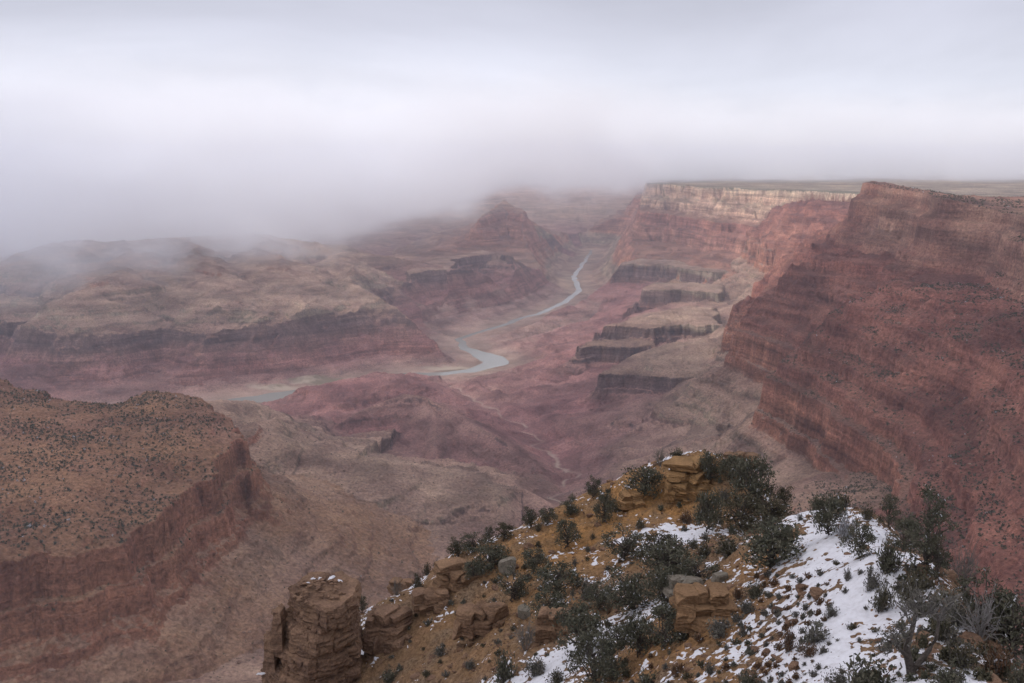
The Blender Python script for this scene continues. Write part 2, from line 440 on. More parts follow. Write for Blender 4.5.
def terrain(x, y):
    r = np.hypot(x, y)
    big = np.clip(r / 5000.0, 0.35, 1.3)
    wx = fbm(x, y, 620, 3, 1) * 130 * big
    wy = fbm(x, y, 620, 3, 2) * 130 * big
    fine = ridged(x, y, 190, 4, 5) * 30 * big + ridged(x, y, 62, 3, 7) * 9 + fbm(x, y, 38, 3, 6) * 7
    but = (ridged(x + 40, y, 360, 3, 8, 0.4) + 0.1) * 75 * big
    gul = ridged(x + 0.3 * wx, y + 0.3 * wy, 420, 5, 9, 0.55)
    z = floor_h(x, y) + gul * np.clip(r / 6000, 0.25, 1.0) * 40
    off = np.zeros_like(x)
    stain = np.zeros_like(x)
    fid = np.full(x.shape, -1)
    for fi, f in enumerate(FEATURES):
        zf, s = f(x, y, wx, wy, fine, but)
        amp = np.clip(s / 250.0, 0, 1) * np.clip(1.5 - s / 2500.0, 0.2, 1)
        zf = zf + (amp * f.gw + np.clip(-s / 160.0, 0, 1) * f.gin) * gul * np.clip(big, 0.5, 1)
        k = 10.0
        m = zf > z
        off = np.where(m, f.off, off)
        fid = np.where(m, fi, fid)
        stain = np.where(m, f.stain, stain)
        z = np.maximum(z, zf)
    # ledges: hard and soft beds
    st = z + off + fbm(x, y, 900, 2, 31) * 16
    led = np.clip(fbm(x, y, 320, 3, 33) * 0.55 + 1.0, 0.2, 1.25) * np.interp(st, [150, 330, 640, 720], [0.35, 0.6, 0.7, 1.0])
    z = z + led * (np.interp(st, BED_U, BED_Z) - st)
    z = z + fbm(x, y, 26, 4, 40, 0.6) * 2.6 * np.clip(r / 2500.0, 0.2, 1.6) + ridged(x, y, 90, 3, 44) * 4.0
    # river bed and wash
    d, rw = polyline(RIVW, x + fbm(x, y, 260, 3, 50) * 26, y + fbm(x, y, 260, 3, 51) * 26)
    d = d - rw + 42
    d = np.where(d > 110, 110 + (d - 110) * np.interp(y, [6700, 7400, 8300, 8900], [1.0, 0.7, 0.7, 1.0]), d)
    cap = np.interp(d, [0, 42, 78, 110, 220, 330, 480, 700, 1100], [-9, -1.5, 2, 4, 12, 70, 250, 600, 2000])
    z = np.minimum(z, cap + fbm(x, y, 120, 3, 52) * np.clip(d / 120 - 0.6, 0, 1) * 12)
    dw, zw = polyline(WSH, x + fbm(x, y, 240, 3, 53) * 55, y + fbm(x, y, 240, 3, 54) * 55)
    z = np.minimum(z, zw + np.interp(dw, [0, 10, 45, 220, 600, 900], [0, 1, 12, 85, 260, 2000]))
    wash = np.clip(1.1 - dw / 10.0, 0, 1) * np.clip(0.7 + noise(x / 120, y / 120, 61), 0, 1)
    bank = np.clip(1 - (d - 60) / 200.0, 0, 1) * (z < 22) * 0.4
    for bx, by, bl, bw in ((330, 381.5, 420, 90), (462, 369, 260, 70), (275, 388, 160, 60)):
        bp = at_z(bx, by, 4)
        e = ((x - bp[0]) / bl) ** 2 + ((y - bp[1]) / bw) ** 2
        bank = np.maximum(bank, np.clip(1.6 - e - 0.5 * np.abs(noise(x / 90, y / 90, 60)), 0, 1) * (z < 30))
    # plateau country beyond the rims stays calm
    return z, off, stain, wash, bank, fid

NC = 1120
AZ = np.linspace(-R(34), R(34), NC)
NF, NR = 2600, 1300
RF = np.exp(np.linspace(math.log(40.0), math.log(62000.0), NF))
# first pass: where along each bearing the ground is steep, so that rows gather on the cliffs
c0 = np.linspace(-R(34), R(34), 281)
X, Y = np.sin(c0)[:, None] * RF[None], np.cos(c0)[:, None] * RF[None]
Z0 = terrain(X, Y)[0]
lr = np.log(RF)
elev = np.arctan2(Z0 - ZC, RF[None])
w = np.sqrt((np.gradient(elev, axis=1) * 2.2) ** 2 + (np.gradient(np.log(RF))[None] * 0.3) ** 2) + 1e-6
w = np.where(RF[None] < 1100, w * 0.18, w)
w = np.where(RF[None] > 16000, w * 0.25, w)
for _ in range(30):                                  # neighbouring bearings share their row spacing
    w[1:-1] = (w[:-2] + w[1:-1] * 2 + w[2:]) / 4
cw = np.cumsum(w, axis=1)
cw = (cw - cw[:, :1]) / (cw[:, -1:] - cw[:, :1])
tq = np.linspace(0, 1, NR)
RR0 = np.stack([np.interp(tq, cw[i], lr) for i in range(len(c0))])
RR = np.stack([np.interp(AZ, c0, RR0[:, j]) for j in range(NR)], 1)      # NC x NR
RR = np.exp(RR)
X, Y = np.sin(AZ)[:, None] * RR, np.cos(AZ)[:, None] * RR
Z, OFF, SHADE_TINT, WASHM, BANK, FID = terrain(X, Y)
V = np.stack([X, Y, Z], -1).reshape(-1, 3)
me = np_mesh('canyon_ground', V, grid_faces(NC, NR)[:, ::-1], True,
             {'strat': Z + OFF, 'stain': SHADE_TINT, 'wash': WASHM, 'bank': BANK})

m_ter, t, b, out = new_mat('canyon rock')
geo = N(t, 'ShaderNodeNewGeometry')
def attr(nt, name):
    n = N(nt, 'ShaderNodeAttribute', attribute_name=name)
    return n.outputs['Fac']
strat = attr(t, 'strat')
pos = geo.outputs['Position']
nA = N(t, 'ShaderNodeTexNoise', inp={'Scale': 0.0032, 'Detail': 6.0, 'Roughness': 0.6})
L(t, pos, nA.inputs['Vector'])
st2 = mth(t, 'ADD', strat, mth(t, 'MULTIPLY', mth(t, 'SUBTRACT', nA.outputs[0], 0.5), 120.0))
sn = mth(t, 'DIVIDE', st2, 1500.0)
def q(z): return z / 1500.0
cliff = ramp(t, sn, [
    (q(0), (0.20, 0.10, 0.085)), (q(110), (0.21, 0.10, 0.085)), (q(200), (0.17, 0.095, 0.08)), (q(250), (0.11, 0.07, 0.066)), (q(330), (0.135, 0.088, 0.074)),
    (q(350), (0.21, 0.165, 0.12)), (q(500), (0.23, 0.165, 0.12)), (q(540), (0.27, 0.125, 0.08)), (q(690), (0.30, 0.14, 0.095)), (q(720), (0.27, 0.125, 0.09)),
    (q(860), (0.30, 0.15, 0.11)), (q(1000), (0.27, 0.12, 0.09)), (q(1085), (0.26, 0.115, 0.085)), (q(1110), (0.38, 0.235, 0.17)), (q(1200), (0.42, 0.28, 0.205)),
    (q(1300), (0.39, 0.255, 0.185)), (q(1400), (0.44, 0.33, 0.245))])
slope = ramp(t, sn, [
    (q(0), (0.24, 0.15, 0.125)), (q(60), (0.22, 0.115, 0.102)), (q(160), (0.20, 0.095, 0.088)), (q(240), (0.205, 0.115, 0.098)), (q(320), (0.235, 0.15, 0.115)),
    (q(380), (0.265, 0.18, 0.135)), (q(520), (0.29, 0.19, 0.14)), (q(640), (0.215, 0.13, 0.095)), (q(760), (0.215, 0.11, 0.078)), (q(1000), (0.205, 0.098, 0.075)),
    (q(1100), (0.22, 0.125, 0.09)), (q(1220), (0.30, 0.21, 0.15)), (q(1340), (0.24, 0.18, 0.125)), (q(1400), (0.14, 0.125, 0.092))])
sepn = N(t, 'ShaderNodeSeparateXYZ')
L(t, geo.outputs['Normal'], sepn.inputs[0])
nB = N(t, 'ShaderNodeTexNoise', inp={'Scale': 0.02, 'Detail': 6.0, 'Roughness': 0.65})
L(t, pos, nB.inputs['Vector'])
flat = maprange(t, mth(t, 'ADD', sepn.outputs[2], mth(t, 'MULTIPLY', mth(t, 'SUBTRACT', nB.outputs[0], 0.5), 0.35)), 0.58, 0.84, 0, 1, True)
c = mixc(t, flat, cliff.outputs[0], slope.outputs[0])
# thin beds that follow the strata
sxyz = N(t, 'ShaderNodeSeparateXYZ')
L(t, pos, sxyz.inputs[0])
mpb = N(t, 'ShaderNodeCombineXYZ')
L(t, mth(t, 'MULTIPLY', sxyz.outputs[0], 0.0012), mpb.inputs[0])
L(t, mth(t, 'MULTIPLY', sxyz.outputs[1], 0.0012), mpb.inputs[1])
L(t, mth(t, 'MULTIPLY', strat, 0.075), mpb.inputs[2])
nBed = N(t, 'ShaderNodeTexNoise', inp={'Scale': 1.0, 'Detail': 5.0, 'Roughness': 0.62})
L(t, mpb.outputs[0], nBed.inputs['Vector'])
mpc = N(t, 'ShaderNodeCombineXYZ')
L(t, mth(t, 'MULTIPLY', sxyz.outputs[0], 0.0022), mpc.inputs[0])
L(t, mth(t, 'MULTIPLY', sxyz.outputs[1], 0.0022), mpc.inputs[1])
L(t, mth(t, 'MULTIPLY', strat, 0.024), mpc.inputs[2])
nThick = N(t, 'ShaderNodeTexNoise', inp={'Scale': 1.0, 'Detail': 3.0, 'Roughness': 0.55})
L(t, mpc.outputs[0], nThick.inputs['Vector'])
c = mixc(t, 1.0, c, ramp(t, nThick.outputs[0], [(0.36, 0.70), (0.5, 1.0), (0.64, 1.28)]).outputs[0], 'MULTIPLY')
bed = ramp(t, nBed.outputs[0], [(0.30, 0.62), (0.45, 0.93), (0.56, 1.04), (0.70, 1.35)])
c = mixc(t, mth(t, 'SUBTRACT', 1.0, mth(t, 'MULTIPLY', flat, 0.6)), c, mixc(t, 1.0, c, bed.outputs[0], 'MULTIPLY'))
# streaks down the walls
mps = N(t, 'ShaderNodeMapping', inp={'Scale': (0.03, 0.03, 0.004)})
L(t, pos, mps.inputs[0])
nS = N(t, 'ShaderNodeTexNoise', inp={'Scale': 1.0, 'Detail': 4.0, 'Roughness': 0.6})
L(t, mps.outputs[0], nS.inputs['Vector'])
c = mixc(t, mth(t, 'SUBTRACT', 1.0, flat), c, mixc(t, 1.0, c, ramp(t, nS.outputs[0], [(0.33, 0.72), (0.55, 1.05), (0.75, 1.3)]).outputs[0], 'MULTIPLY'))
# tan on the left mesa; iron red with painted shade on the right wall
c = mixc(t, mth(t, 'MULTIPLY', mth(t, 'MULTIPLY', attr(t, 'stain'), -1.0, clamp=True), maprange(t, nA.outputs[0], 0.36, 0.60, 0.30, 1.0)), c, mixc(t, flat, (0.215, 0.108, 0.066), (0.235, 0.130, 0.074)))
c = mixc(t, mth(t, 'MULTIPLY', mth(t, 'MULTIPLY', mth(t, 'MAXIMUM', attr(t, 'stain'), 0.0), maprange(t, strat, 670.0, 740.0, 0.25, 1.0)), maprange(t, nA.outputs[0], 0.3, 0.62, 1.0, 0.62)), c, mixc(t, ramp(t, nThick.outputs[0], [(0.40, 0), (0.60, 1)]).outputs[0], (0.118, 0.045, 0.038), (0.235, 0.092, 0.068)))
# rubble and patches
nC = N(t, 'ShaderNodeTexNoise', inp={'Scale': 0.11, 'Detail': 5.0, 'Roughness': 0.7})
L(t, pos, nC.inputs['Vector'])
c = mixc(t, 1.0, c, ramp(t, nC.outputs[0], [(0.3, 0.52), (0.5, 1.0), (0.7, 1.5)]).outputs[0], 'MULTIPLY')
nD = N(t, 'ShaderNodeTexNoise', inp={'Scale': 0.006, 'Detail': 5.0, 'Roughness': 0.6})
L(t, pos, nD.inputs['Vector'])
c = mixc(t, 1.0, c, ramp(t, nD.outputs[0], [(0.30, (0.66, 0.60, 0.62)), (0.48, (1, 0.98, 0.98)), (0.66, (1.28, 1.30, 1.24))]).outputs[0], 'MULTIPLY')
c = mixc(t, mth(t, 'MULTIPLY', attr(t, 'wash'), 0.55), c, (0.46, 0.37, 0.29))
c = mixc(t, mth(t, 'MULTIPLY', attr(t, 'bank'), 0.85), c, mixc(t, ramp(t, nA.outputs[0], [(0.50, 0), (0.60, 1)]).outputs[0], (0.40, 0.325, 0.25), (0.17, 0.145, 0.10)))
L(t, c, b.inputs['Base Color'])
bmp = N(t, 'ShaderNodeBump', inp={'Strength': 1.0, 'Distance': 9.0})
hh = mth(t, 'ADD', mth(t, 'MULTIPLY', nBed.outputs[0], 1.0), mth(t, 'ADD', mth(t, 'MULTIPLY', nC.outputs[0], 0.9), mth(t, 'MULTIPLY', nS.outputs[0], 0.8)))
L(t, hh, bmp.inputs['Height'])
L(t, bmp.outputs[0], b.inputs['Normal'])
ground = tag(link_mesh('canyon_ground', me, m_ter), kind='structure')

# ------------------------------------------------------------------ river
m_riv, t, b, out = new_mat('river water')
b.inputs['Base Color'].default_value = (0.22, 0.225, 0.205, 1)
b.inputs['Roughness'].default_value = 0.22
b.inputs['Specular IOR Level'].default_value = 0.5
nn = N(t, 'ShaderNodeTexNoise', inp={'Scale': 0.05, 'Detail': 4.0})
bb = N(t, 'ShaderNodeBump', inp={'Strength': 0.15, 'Distance': 1.0})
L(t, nn.outputs[0], bb.inputs['Height'])
L(t, bb.outputs[0], b.inputs['Normal'])
def ribbon(name, P, Wd, mat, z):
    P = np.asarray(P)[:, :2]
    tt = np.linspace(0, len(P) - 1, (len(P) - 1) * 12 + 1)
    # Catmull-Rom
    Q = np.concatenate([[2 * P[0] - P[1]], P, [2 * P[-1] - P[-2]]])
    i = np.minimum(tt.astype(int), len(P) - 2)
    u = (tt - i)[:, None]
    p0, p1, p2, p3 = Q[i], Q[i + 1], Q[i + 2], Q[i + 3]
    c = 0.5 * (2 * p1 + (p2 - p0) * u + (2 * p0 - 5 * p1 + 4 * p2 - p3) * u ** 2 + (3 * p1 - p0 - 3 * p2 + p3) * u ** 3)
    d = np.gradient(c, axis=0)
    d /= np.linalg.norm(d, axis=1)[:, None]
    n = np.stack([-d[:, 1], d[:, 0]], -1)
    wv = np.interp(tt, np.arange(len(P)), Wd)[:, None]
    rows = [np.c_[c + n * wv * s, np.full(len(c), z)] for s in np.linspace(-1, 1, 5)]
    V = np.stack(rows, 1).reshape(-1, 3)
    return link_mesh(name, np_mesh(name, V, grid_faces(len(c), 5)), mat)
tag(ribbon('river', RIV, [w * 0.85 + 75 for w in RIVER_W], m_riv, -1.0), kind='structure')

# ------------------------------------------------------------------ air and cloud
def box_mesh(name, x0, x1, y0, y1, z0, z1):
    V = [(x0, y0, z0), (x1, y0, z0), (x1, y1, z0), (x0, y1, z0), (x0, y0, z1), (x1, y0, z1), (x1, y1, z1), (x0, y1, z1)]
    Fc = [(0, 3, 2, 1), (4, 5, 6, 7), (0, 1, 5, 4), (1, 2, 6, 5), (2, 3, 7, 6), (3, 0, 4, 7)]
    return np_mesh(name, V, Fc, False)
mh = bpy.data.materials.new('hazy air')
mh.use_nodes = True
t = mh.node_tree
t.nodes.clear()
o_ = N(t, 'ShaderNodeOutputMaterial')
pv = N(t, 'ShaderNodeVolumePrincipled', inp={'Color': (0.845, 0.865, 1.0, 1), 'Density': 2.4e-5, 'Anisotropy': 0.1})
L(t, pv.outputs[0], o_.inputs['Volume'])
haze = tag(link_mesh('haze', box_mesh('haze', -48000, 48000, -300, 66000, -40, ZC + 60), mh), 'pale lavender haze filling the canyon air', 'haze', kind='stuff')

mf = bpy.data.materials.new('low cloud')
mf.use_nodes = True
t = mf.node_tree
t.nodes.clear()
o_ = N(t, 'ShaderNodeOutputMaterial')
g = N(t, 'ShaderNodeNewGeometry')
sp = N(t, 'ShaderNodeSeparateXYZ')
L(t, g.outputs['Position'], sp.inputs[0])
mpf = N(t, 'ShaderNodeMapping', inp={'Scale': (0.00050, 0.00040, 0.0012)})
L(t, g.outputs['Position'], mpf.inputs[0])
nf = N(t, 'ShaderNodeTexNoise', inp={'Scale': 1.0, 'Detail': 5.0, 'Roughness': 0.6, 'Distortion': 0.4})
L(t, mpf.outputs[0], nf.inputs['Vector'])
# cloud base: low to the left, lifting to the right, where it ends before the far wall
base = ramp(t, mth(t, 'DIVIDE', mth(t, 'ADD', mth(t, 'DIVIDE', sp.outputs[0], sp.outputs[1]), 0.6), 1.2),
            [(0.0, 0.34), (0.10, 0.36), (0.22, 0.44), (0.32, 0.55), (0.40, 0.64), (0.46, 0.80), (0.485, 0.96), (0.505, 0.98), (0.54, 0.90), (0.575, 0.94), (0.60, 0.94), (0.70, 0.80), (0.9, 0.80), (1.0, 0.8)])
hgt = mth(t, 'SUBTRACT', sp.outputs[2], mth(t, 'ADD', mth(t, 'MULTIPLY', base.outputs[0], 1000.0), mth(t, 'MULTIPLY', mth(t, 'SUBTRACT', nf.outputs[0], 0.5), 1350.0)))
dens = maprange(t, hgt, -80.0, 280.0, 0.0, 1.0, True)
azf = mth(t, 'DIVIDE', sp.outputs[0], sp.outputs[1])
near = maprange(t, azf, -0.42, -0.10, 5600.0, 7600.0, True)
near = mth(t, 'ADD', near, maprange(t, azf, 0.04, 0.22, 0.0, 4300.0, True))
fade = maprange(t, mth(t, 'SUBTRACT', sp.outputs[1], near), 0.0, 2000.0, 0.0, 1.0, True)
top = maprange(t, sp.outputs[2], 800.0, 2500.0, 1.0, 0.0, True)
mpw = N(t, 'ShaderNodeMapping', inp={'Scale': (0.0011, 0.0009, 0.0022), 'Location': (3.1, 1.7, 0.4)})
L(t, g.outputs['Position'], mpw.inputs[0])
nw = N(t, 'ShaderNodeTexNoise', inp={'Scale': 1.0, 'Detail': 4.0, 'Roughness': 0.6, 'Distortion': 0.6})
L(t, mpw.outputs[0], nw.inputs['Vector'])
wisp = maprange(t, nw.outputs[0], 0.36, 0.64, 0.15, 1.9, True)
dd = mth(t, 'MULTIPLY', mth(t, 'MULTIPLY', mth(t, 'MULTIPLY', dens, wisp), mth(t, 'MULTIPLY', fade, top)), 0.0011)
pv = N(t, 'ShaderNodeVolumePrincipled', inp={'Color': (0.968, 0.976, 1.0, 1), 'Anisotropy': 0.0})
L(t, dd, pv.inputs['Density'])
L(t, pv.outputs[0], o_.inputs['Volume'])
tag(link_mesh('low_cloud', box_mesh('low_cloud', -16000, 14000, 5600, 21000, 200, 2900), mf), 'low grey cloud hanging over the far canyon', 'cloud', kind='stuff')

try:
    mf.cycles.volume_step_rate = 0.3
    mh.cycles.homogeneous_volume = True
except AttributeError:
    pass

# unseen clouds added overhead to shade the canyon while far walls stay sunlit
md = bpy.data.materials.new('added shade cloud')
md.use_nodes = True
t = md.node_tree
t.nodes.clear()
o_ = N(t, 'ShaderNodeOutputMaterial')
pv = N(t, 'ShaderNodeVolumePrincipled', inp={'Color': (0.99, 0.99, 1.0, 1), 'Density': 0.0032, 'Anisotropy': 0.5})
L(t, pv.outputs[0], o_.inputs['Volume'])
try:
    md.cycles.homogeneous_volume = True
except AttributeError:
    pass
def shade_cloud_mesh(name, rx, ry, rz, seed):
    bm = bmesh.new()
    bmesh.ops.create_icosphere(bm, subdivisions=5, radius=1.0)
    V = np.array([v.co for v in bm.verts])
    k = 1 + 0.28 * noise(V[:, 0] * 2.2 + V[:, 2], V[:, 1] * 2.2, seed) + 0.14 * noise(V[:, 0] * 5, V[:, 1] * 5 + V[:, 2] * 3, seed + 1)
    V = V * k[:, None]
    V[:, 2] = np.sign(V[:, 2]) * np.abs(V[:, 2]) ** 0.6
    for v, c_ in zip(bm.verts, V):
        v.co = (c_[0] * rx, c_[1] * ry, c_[2] * rz)
    me = bpy.data.meshes.new(name)
    bm.to_mesh(me)
    bm.free()
    me.polygons.foreach_set('use_smooth', [True] * len(me.polygons))
    return me
for x_, y_, rx, ry, rz, sd, lab in ((-2900, 1900, 3100, 3200, 330, 3, 'broad unseen cloud added overhead to shade the near ridge'), (-7600, 6200, 2500, 1900, 300, 9, 'unseen cloud added to shade the left side of the canyon')):
    o = link_mesh('cloud', shade_cloud_mesh('cloud', rx, ry, rz, sd), md)
    o.location = (x_, y_, 3500)
    tag(o, lab, 'cloud', kind='stuff')

# ------------------------------------------------------------------ the snowy spur in front
SPUR = [  # pixel x, pixel y, horizontal distance, snow (-1..1), ochre (0..1)
    (845, 508, 97, 0.3, 0), (800, 513, 98, 0.6, 0), (884, 518, 94, 0.0, 0), (760, 540, 101, -0.5, 0.2), (850, 560, 75, 1.0, 0), (880, 610, 60, 1.0, 0), (930, 683, 46, 1.0, 0), (960, 760, 37, 1, 0),
    (815, 540, 84, 1.0, 0), (835, 525, 90, 0.5, 0), (840, 590, 66, 0.9, 0), (940, 575, 74, -0.5, 0), (995, 640, 61, -0.3, 0), (1020, 690, 53, -0.3, 0), (900, 545, 84, -0.1, 0), (960, 640, 57, -0.1, 0), (975, 600, 69, -0.4, 0),
    (800, 580, 74, 0.45, 0.1), (795, 620, 66, 0.45, 0.1), (750, 640, 66, 0.3, 0.3), (780, 683, 54, 0.6, 0.1), (720, 683, 58, 0.0, 0.6), (700, 605, 80, -0.8, 0.8), (690, 650, 68, -0.3, 0.7), (655, 683, 66, -0.3, 0.4),
    (770, 563, 84, -0.3, 0.9), (740, 585, 82, 0.15, 0.3), (720, 560, 92, -0.2, 0.1), (700, 575, 92, 0.2, 0.2), (665, 600, 92, -0.1, 0), (640, 620, 88, 0.85, 0), (600, 650, 84, 0.85, 0), (560, 683, 80, 0.6, 0),
    (730, 535, 108, -0.6, 0.2), (690, 545, 112, 0.7, 0.3), (668, 530, 117, 0.9, 0.4), (640, 555, 112, 0.05, 0.4), (600, 590, 104, -0.1, 0.3), (560, 620, 98, -0.5, 0.3), (520, 650, 94, -0.2, 0.2), (510, 683, 86, 0.45, 0.1),
    (470, 683, 95, -0.5, 0.25), (440, 660, 106, -0.7, 0.2),
    (700, 449, 141, 0.35, 0.3), (740, 466, 137, 0.1, 0.1), (775, 492, 129, -0.3, 0.0), (690, 500, 130, -1, 1.0), (715, 510, 126, -0.9, 0.7), (650, 488, 135, -0.8, 1.0), (640, 510, 128, -0.9, 1.0), (740, 505, 126, -0.4, 0.1),
    (632, 473, 141, -0.2, 0.8), (592, 493, 141, 0.0, 0.8), (560, 508, 140, 0.1, 0.6), (530, 524, 138, 0.15, 0.5), (490, 542, 137, 0.2, 0.4), (455, 551, 135, 0.0, 0.5), (430, 573, 133, -0.1, 0.2), (400, 594, 131, 0.2, 0.1), (375, 605, 129, 0.2, 0.1),
    (600, 530, 126, -0.55, 1.0), (560, 555, 120, -0.5, 0.95), (520, 580, 117, -0.45, 0.7), (480, 575, 122, -0.6, 0.4), (470, 610, 117, -0.6, 0.4), (430, 630, 116, -0.6, 0.3), (395, 640, 119, -0.5, 0.15), (370, 660, 117, -0.6, 0.1), (350, 690, 114, -0.6, 0.3),
    (310, 690, 116, -0.5, 0.4), (265, 686, 118, -0.3, 0.3), (400, 683, 108, -0.6, 0.2), (350, 750, 98, -0.6, 0.2), (500, 760, 72, -0.3, 0.2), (700, 770, 48, 0, 0.3), (850, 760, 40, 0.7, 0)]
def bearing(px, py, r, dz=0.0):
    p = at_r(px, py, r)
    return (p[0], p[1], p[2] + dz)
sp_xyz = [at_r(a, b_, r) for a, b_, r, s_, o_ in SPUR]
fall = []   # ground that drops out of sight behind the skyline of the spur
for px, py, r in ((845, 508, 97), (800, 513, 98), (884, 518, 94), (940, 575, 76), (995, 640, 62), (1020, 690, 53)):
    fall += [bearing(px + 45, py, r + 16, -13), bearing(px + 150, py, r + 40, -52)]
for px, py, r in ((700, 449, 141), (740, 466, 138), (632, 473, 141), (592, 493, 142), (560, 508, 141), (530, 524, 139), (490, 542, 138), (455, 551, 136), (430, 573, 134), (400, 594, 132), (375, 605, 130)):
    fall += [bearing(px - 12, py, r + 14, -10), bearing(px - 40, py, r + 50, -60)]
fall += [bearing(790, 500, 140, -11), bearing(830, 480, 160, -50), bearing(235, 690, 124, -14), bearing(200, 690, 150, -70), bearing(230, 740, 108, -14), bearing(120, 760, 110, -70),
         (-10, 40, ZC - 62), (60, 30, ZC - 60), (60, 60, ZC - 62), (20, 18, ZC - 10), (80, 100, ZC - 82), (110, 150, ZC - 130), (0, 260, ZC - 230), (90, 260, ZC - 230), (-120, 200, ZC - 220), (-80, 80, ZC - 110), (130, 60, ZC - 130), (200, 200, ZC - 230)]
_P = np.array([p[:2] for p in sp_xyz] + [p[:2] for p in fall]) / 60.0
_Z = np.array([p[2] for p in sp_xyz] + [p[2] for p in fall])
spur_tps = TPS(_P, _Z, 2e-3)
snow_tps = TPS(np.array([p[:2] for p in sp_xyz]) / 60.0, np.array([[s_[3], s_[4]] for s_ in SPUR]), 2e-3)
A0, A1, NA, NRR = -R(26), R(35), 980, 860
ga = np.linspace(A0, A1, NA)
gr = np.exp(np.linspace(math.log(26.0), math.log(290.0), NRR))
ca, cr_ = np.linspace(A0, A1, 220), np.exp(np.linspace(math.log(26.0), math.log(290.0), 220))
CX, CY = np.sin(ca)[:, None] * cr_[None], np.cos(ca)[:, None] * cr_[None]
cq = np.stack([CX.ravel(), CY.ravel()], -1) / 60.0
cz = spur_tps(cq).reshape(220, 220)
cs = snow_tps(cq)
csn, coc = np.clip(cs[:, 0].reshape(220, 220), -1.2, 1.3), np.clip(cs[:, 1].reshape(220, 220), 0, 1)
def lerp2(G, x, y):
    u = np.clip((np.arctan2(x, y) - A0) / (A1 - A0) * 219, 0, 218.999)
    v = np.clip((np.log(np.hypot(x, y)) - math.log(26.0)) / (math.log(290.0) - math.log(26.0)) * 219, 0, 218.999)
    i, j = u.astype(int), v.astype(int)
    a, b_ = u - i, v - j
    return G[i, j] * (1 - a) * (1 - b_) + G[i + 1, j] * a * (1 - b_) + G[i, j + 1] * (1 - a) * b_ + G[i + 1, j + 1] * a * b_
_bu2 = np.cumsum(np.random.RandomState(3).uniform(0.25, 1.0, 900))
def spur_h(x, y):
    x, y = np.atleast_1d(np.asarray(x, float)), np.atleast_1d(np.asarray(y, float))
    z = lerp2(cz, x, y)
    sn = lerp2(csn, x, y)
    oc = lerp2(coc, x, y)
    rocky = np.clip(0.75 - sn * 0.8, 0.1, 1.2)
    z = z + fbm(x, y, 9.0, 3, 70) * 0.55 + ridged(x, y, 5.5, 4, 71) * 0.35 * rocky
    # outcropping beds
    u = z + fbm(x, y, 14, 2, 72) * 0.8
    k = np.clip(fbm(x, y, 16, 3, 73) * 1.1 + 0.42, 0, 1) * np.clip(rocky, 0, 1) * (1 - 0.75 * oc)
    lam = 1.9
    z = z - k * 1.0 * lam / (2 * math.pi) * np.sin(2 * math.pi * u / lam) - k * 0.5 * 0.75 / (2 * math.pi) * np.sin(2 * math.pi * u / 0.75)
    z = z + fbm(x, y, 1.3, 4, 74, 0.6) * 0.16 * (0.35 + rocky) + np.maximum(fbm(x, y, 0.8, 2, 75) - 0.35, 0) * 0.35 * rocky
    return z, sn, oc, rocky
GX, GY = np.sin(ga)[:, None] * gr[None], np.cos(ga)[:, None] * gr[None]
GZ, GS, GO, GR_ = spur_h(GX.ravel(), GY.ravel())
GZ, GS, GO, GR_ = [g_.reshape(NA, NRR) for g_ in (GZ, GS, GO, GR_)]
RK = np.clip(fbm(GX, GY, 7, 4, 76) + 0.25 - GO * 0.5, 0, 1)
spur_me = np_mesh('ridge_ground', np.stack([GX, GY, GZ], -1).reshape(-1, 3), grid_faces(NA, NRR)[:, ::-1], True, {'ochre': GO, 'rock': RK})
m_spur, t, b, out = new_mat('ochre ridge soil')
pos = N(t, 'ShaderNodeNewGeometry').outputs['Position']
n1 = N(t, 'ShaderNodeTexNoise', inp={'Scale': 0.35, 'Detail': 6.0, 'Roughness': 0.65})
n2 = N(t, 'ShaderNodeTexNoise', inp={'Scale': 3.0, 'Detail': 5.0, 'Roughness': 0.7})
vo = N(t, 'ShaderNodeTexVoronoi', inp={'Scale': 2.6, 'Randomness': 1.0})
for n_ in (n1, n2, vo):
    L(t, pos, n_.inputs['Vector'])
oc = attr(t, 'ochre')
base = mixc(t, oc, (0.175, 0.11, 0.07), (0.32, 0.165, 0.06))
base = mixc(t, ramp(t, n1.outputs[0], [(0.38, 0.0), (0.62, 0.75)]).outputs[0], base, (0.185, 0.115, 0.062))
rockc = mixc(t, ramp(t, n2.outputs[0], [(0.4, 0), (0.6, 1)]).outputs[0], (0.115, 0.085, 0.065), (0.20, 0.15, 0.105))
c = mixc(t, mth(t, 'MULTIPLY', attr(t, 'rock'), 0.8, clamp=True), base, rockc)
c = mixc(t, 1.0, c, ramp(t, n2.outputs[0], [(0.28, 0.55), (0.5, 1.0), (0.72, 1.35)]).outputs[0], 'MULTIPLY')
c = mixc(t, 0.5, c, mixc(t, 1.0, c, ramp(t, vo.outputs['Color'], [(0.1, 0.6), (0.9, 1.4)]).outputs[0], 'MULTIPLY'))
L(t, c, b.inputs['Base Color'])
bmp = N(t, 'ShaderNodeBump', inp={'Strength': 0.9, 'Distance': 0.25})
L(t, mth(t, 'ADD', n2.outputs[0], mth(t, 'MULTIPLY', vo.outputs['Distance'], 0.6)), bmp.inputs['Height'])
L(t, bmp.outputs[0], b.inputs['Normal'])
tag(link_mesh('ridge_ground', spur_me, m_spur), kind='structure')

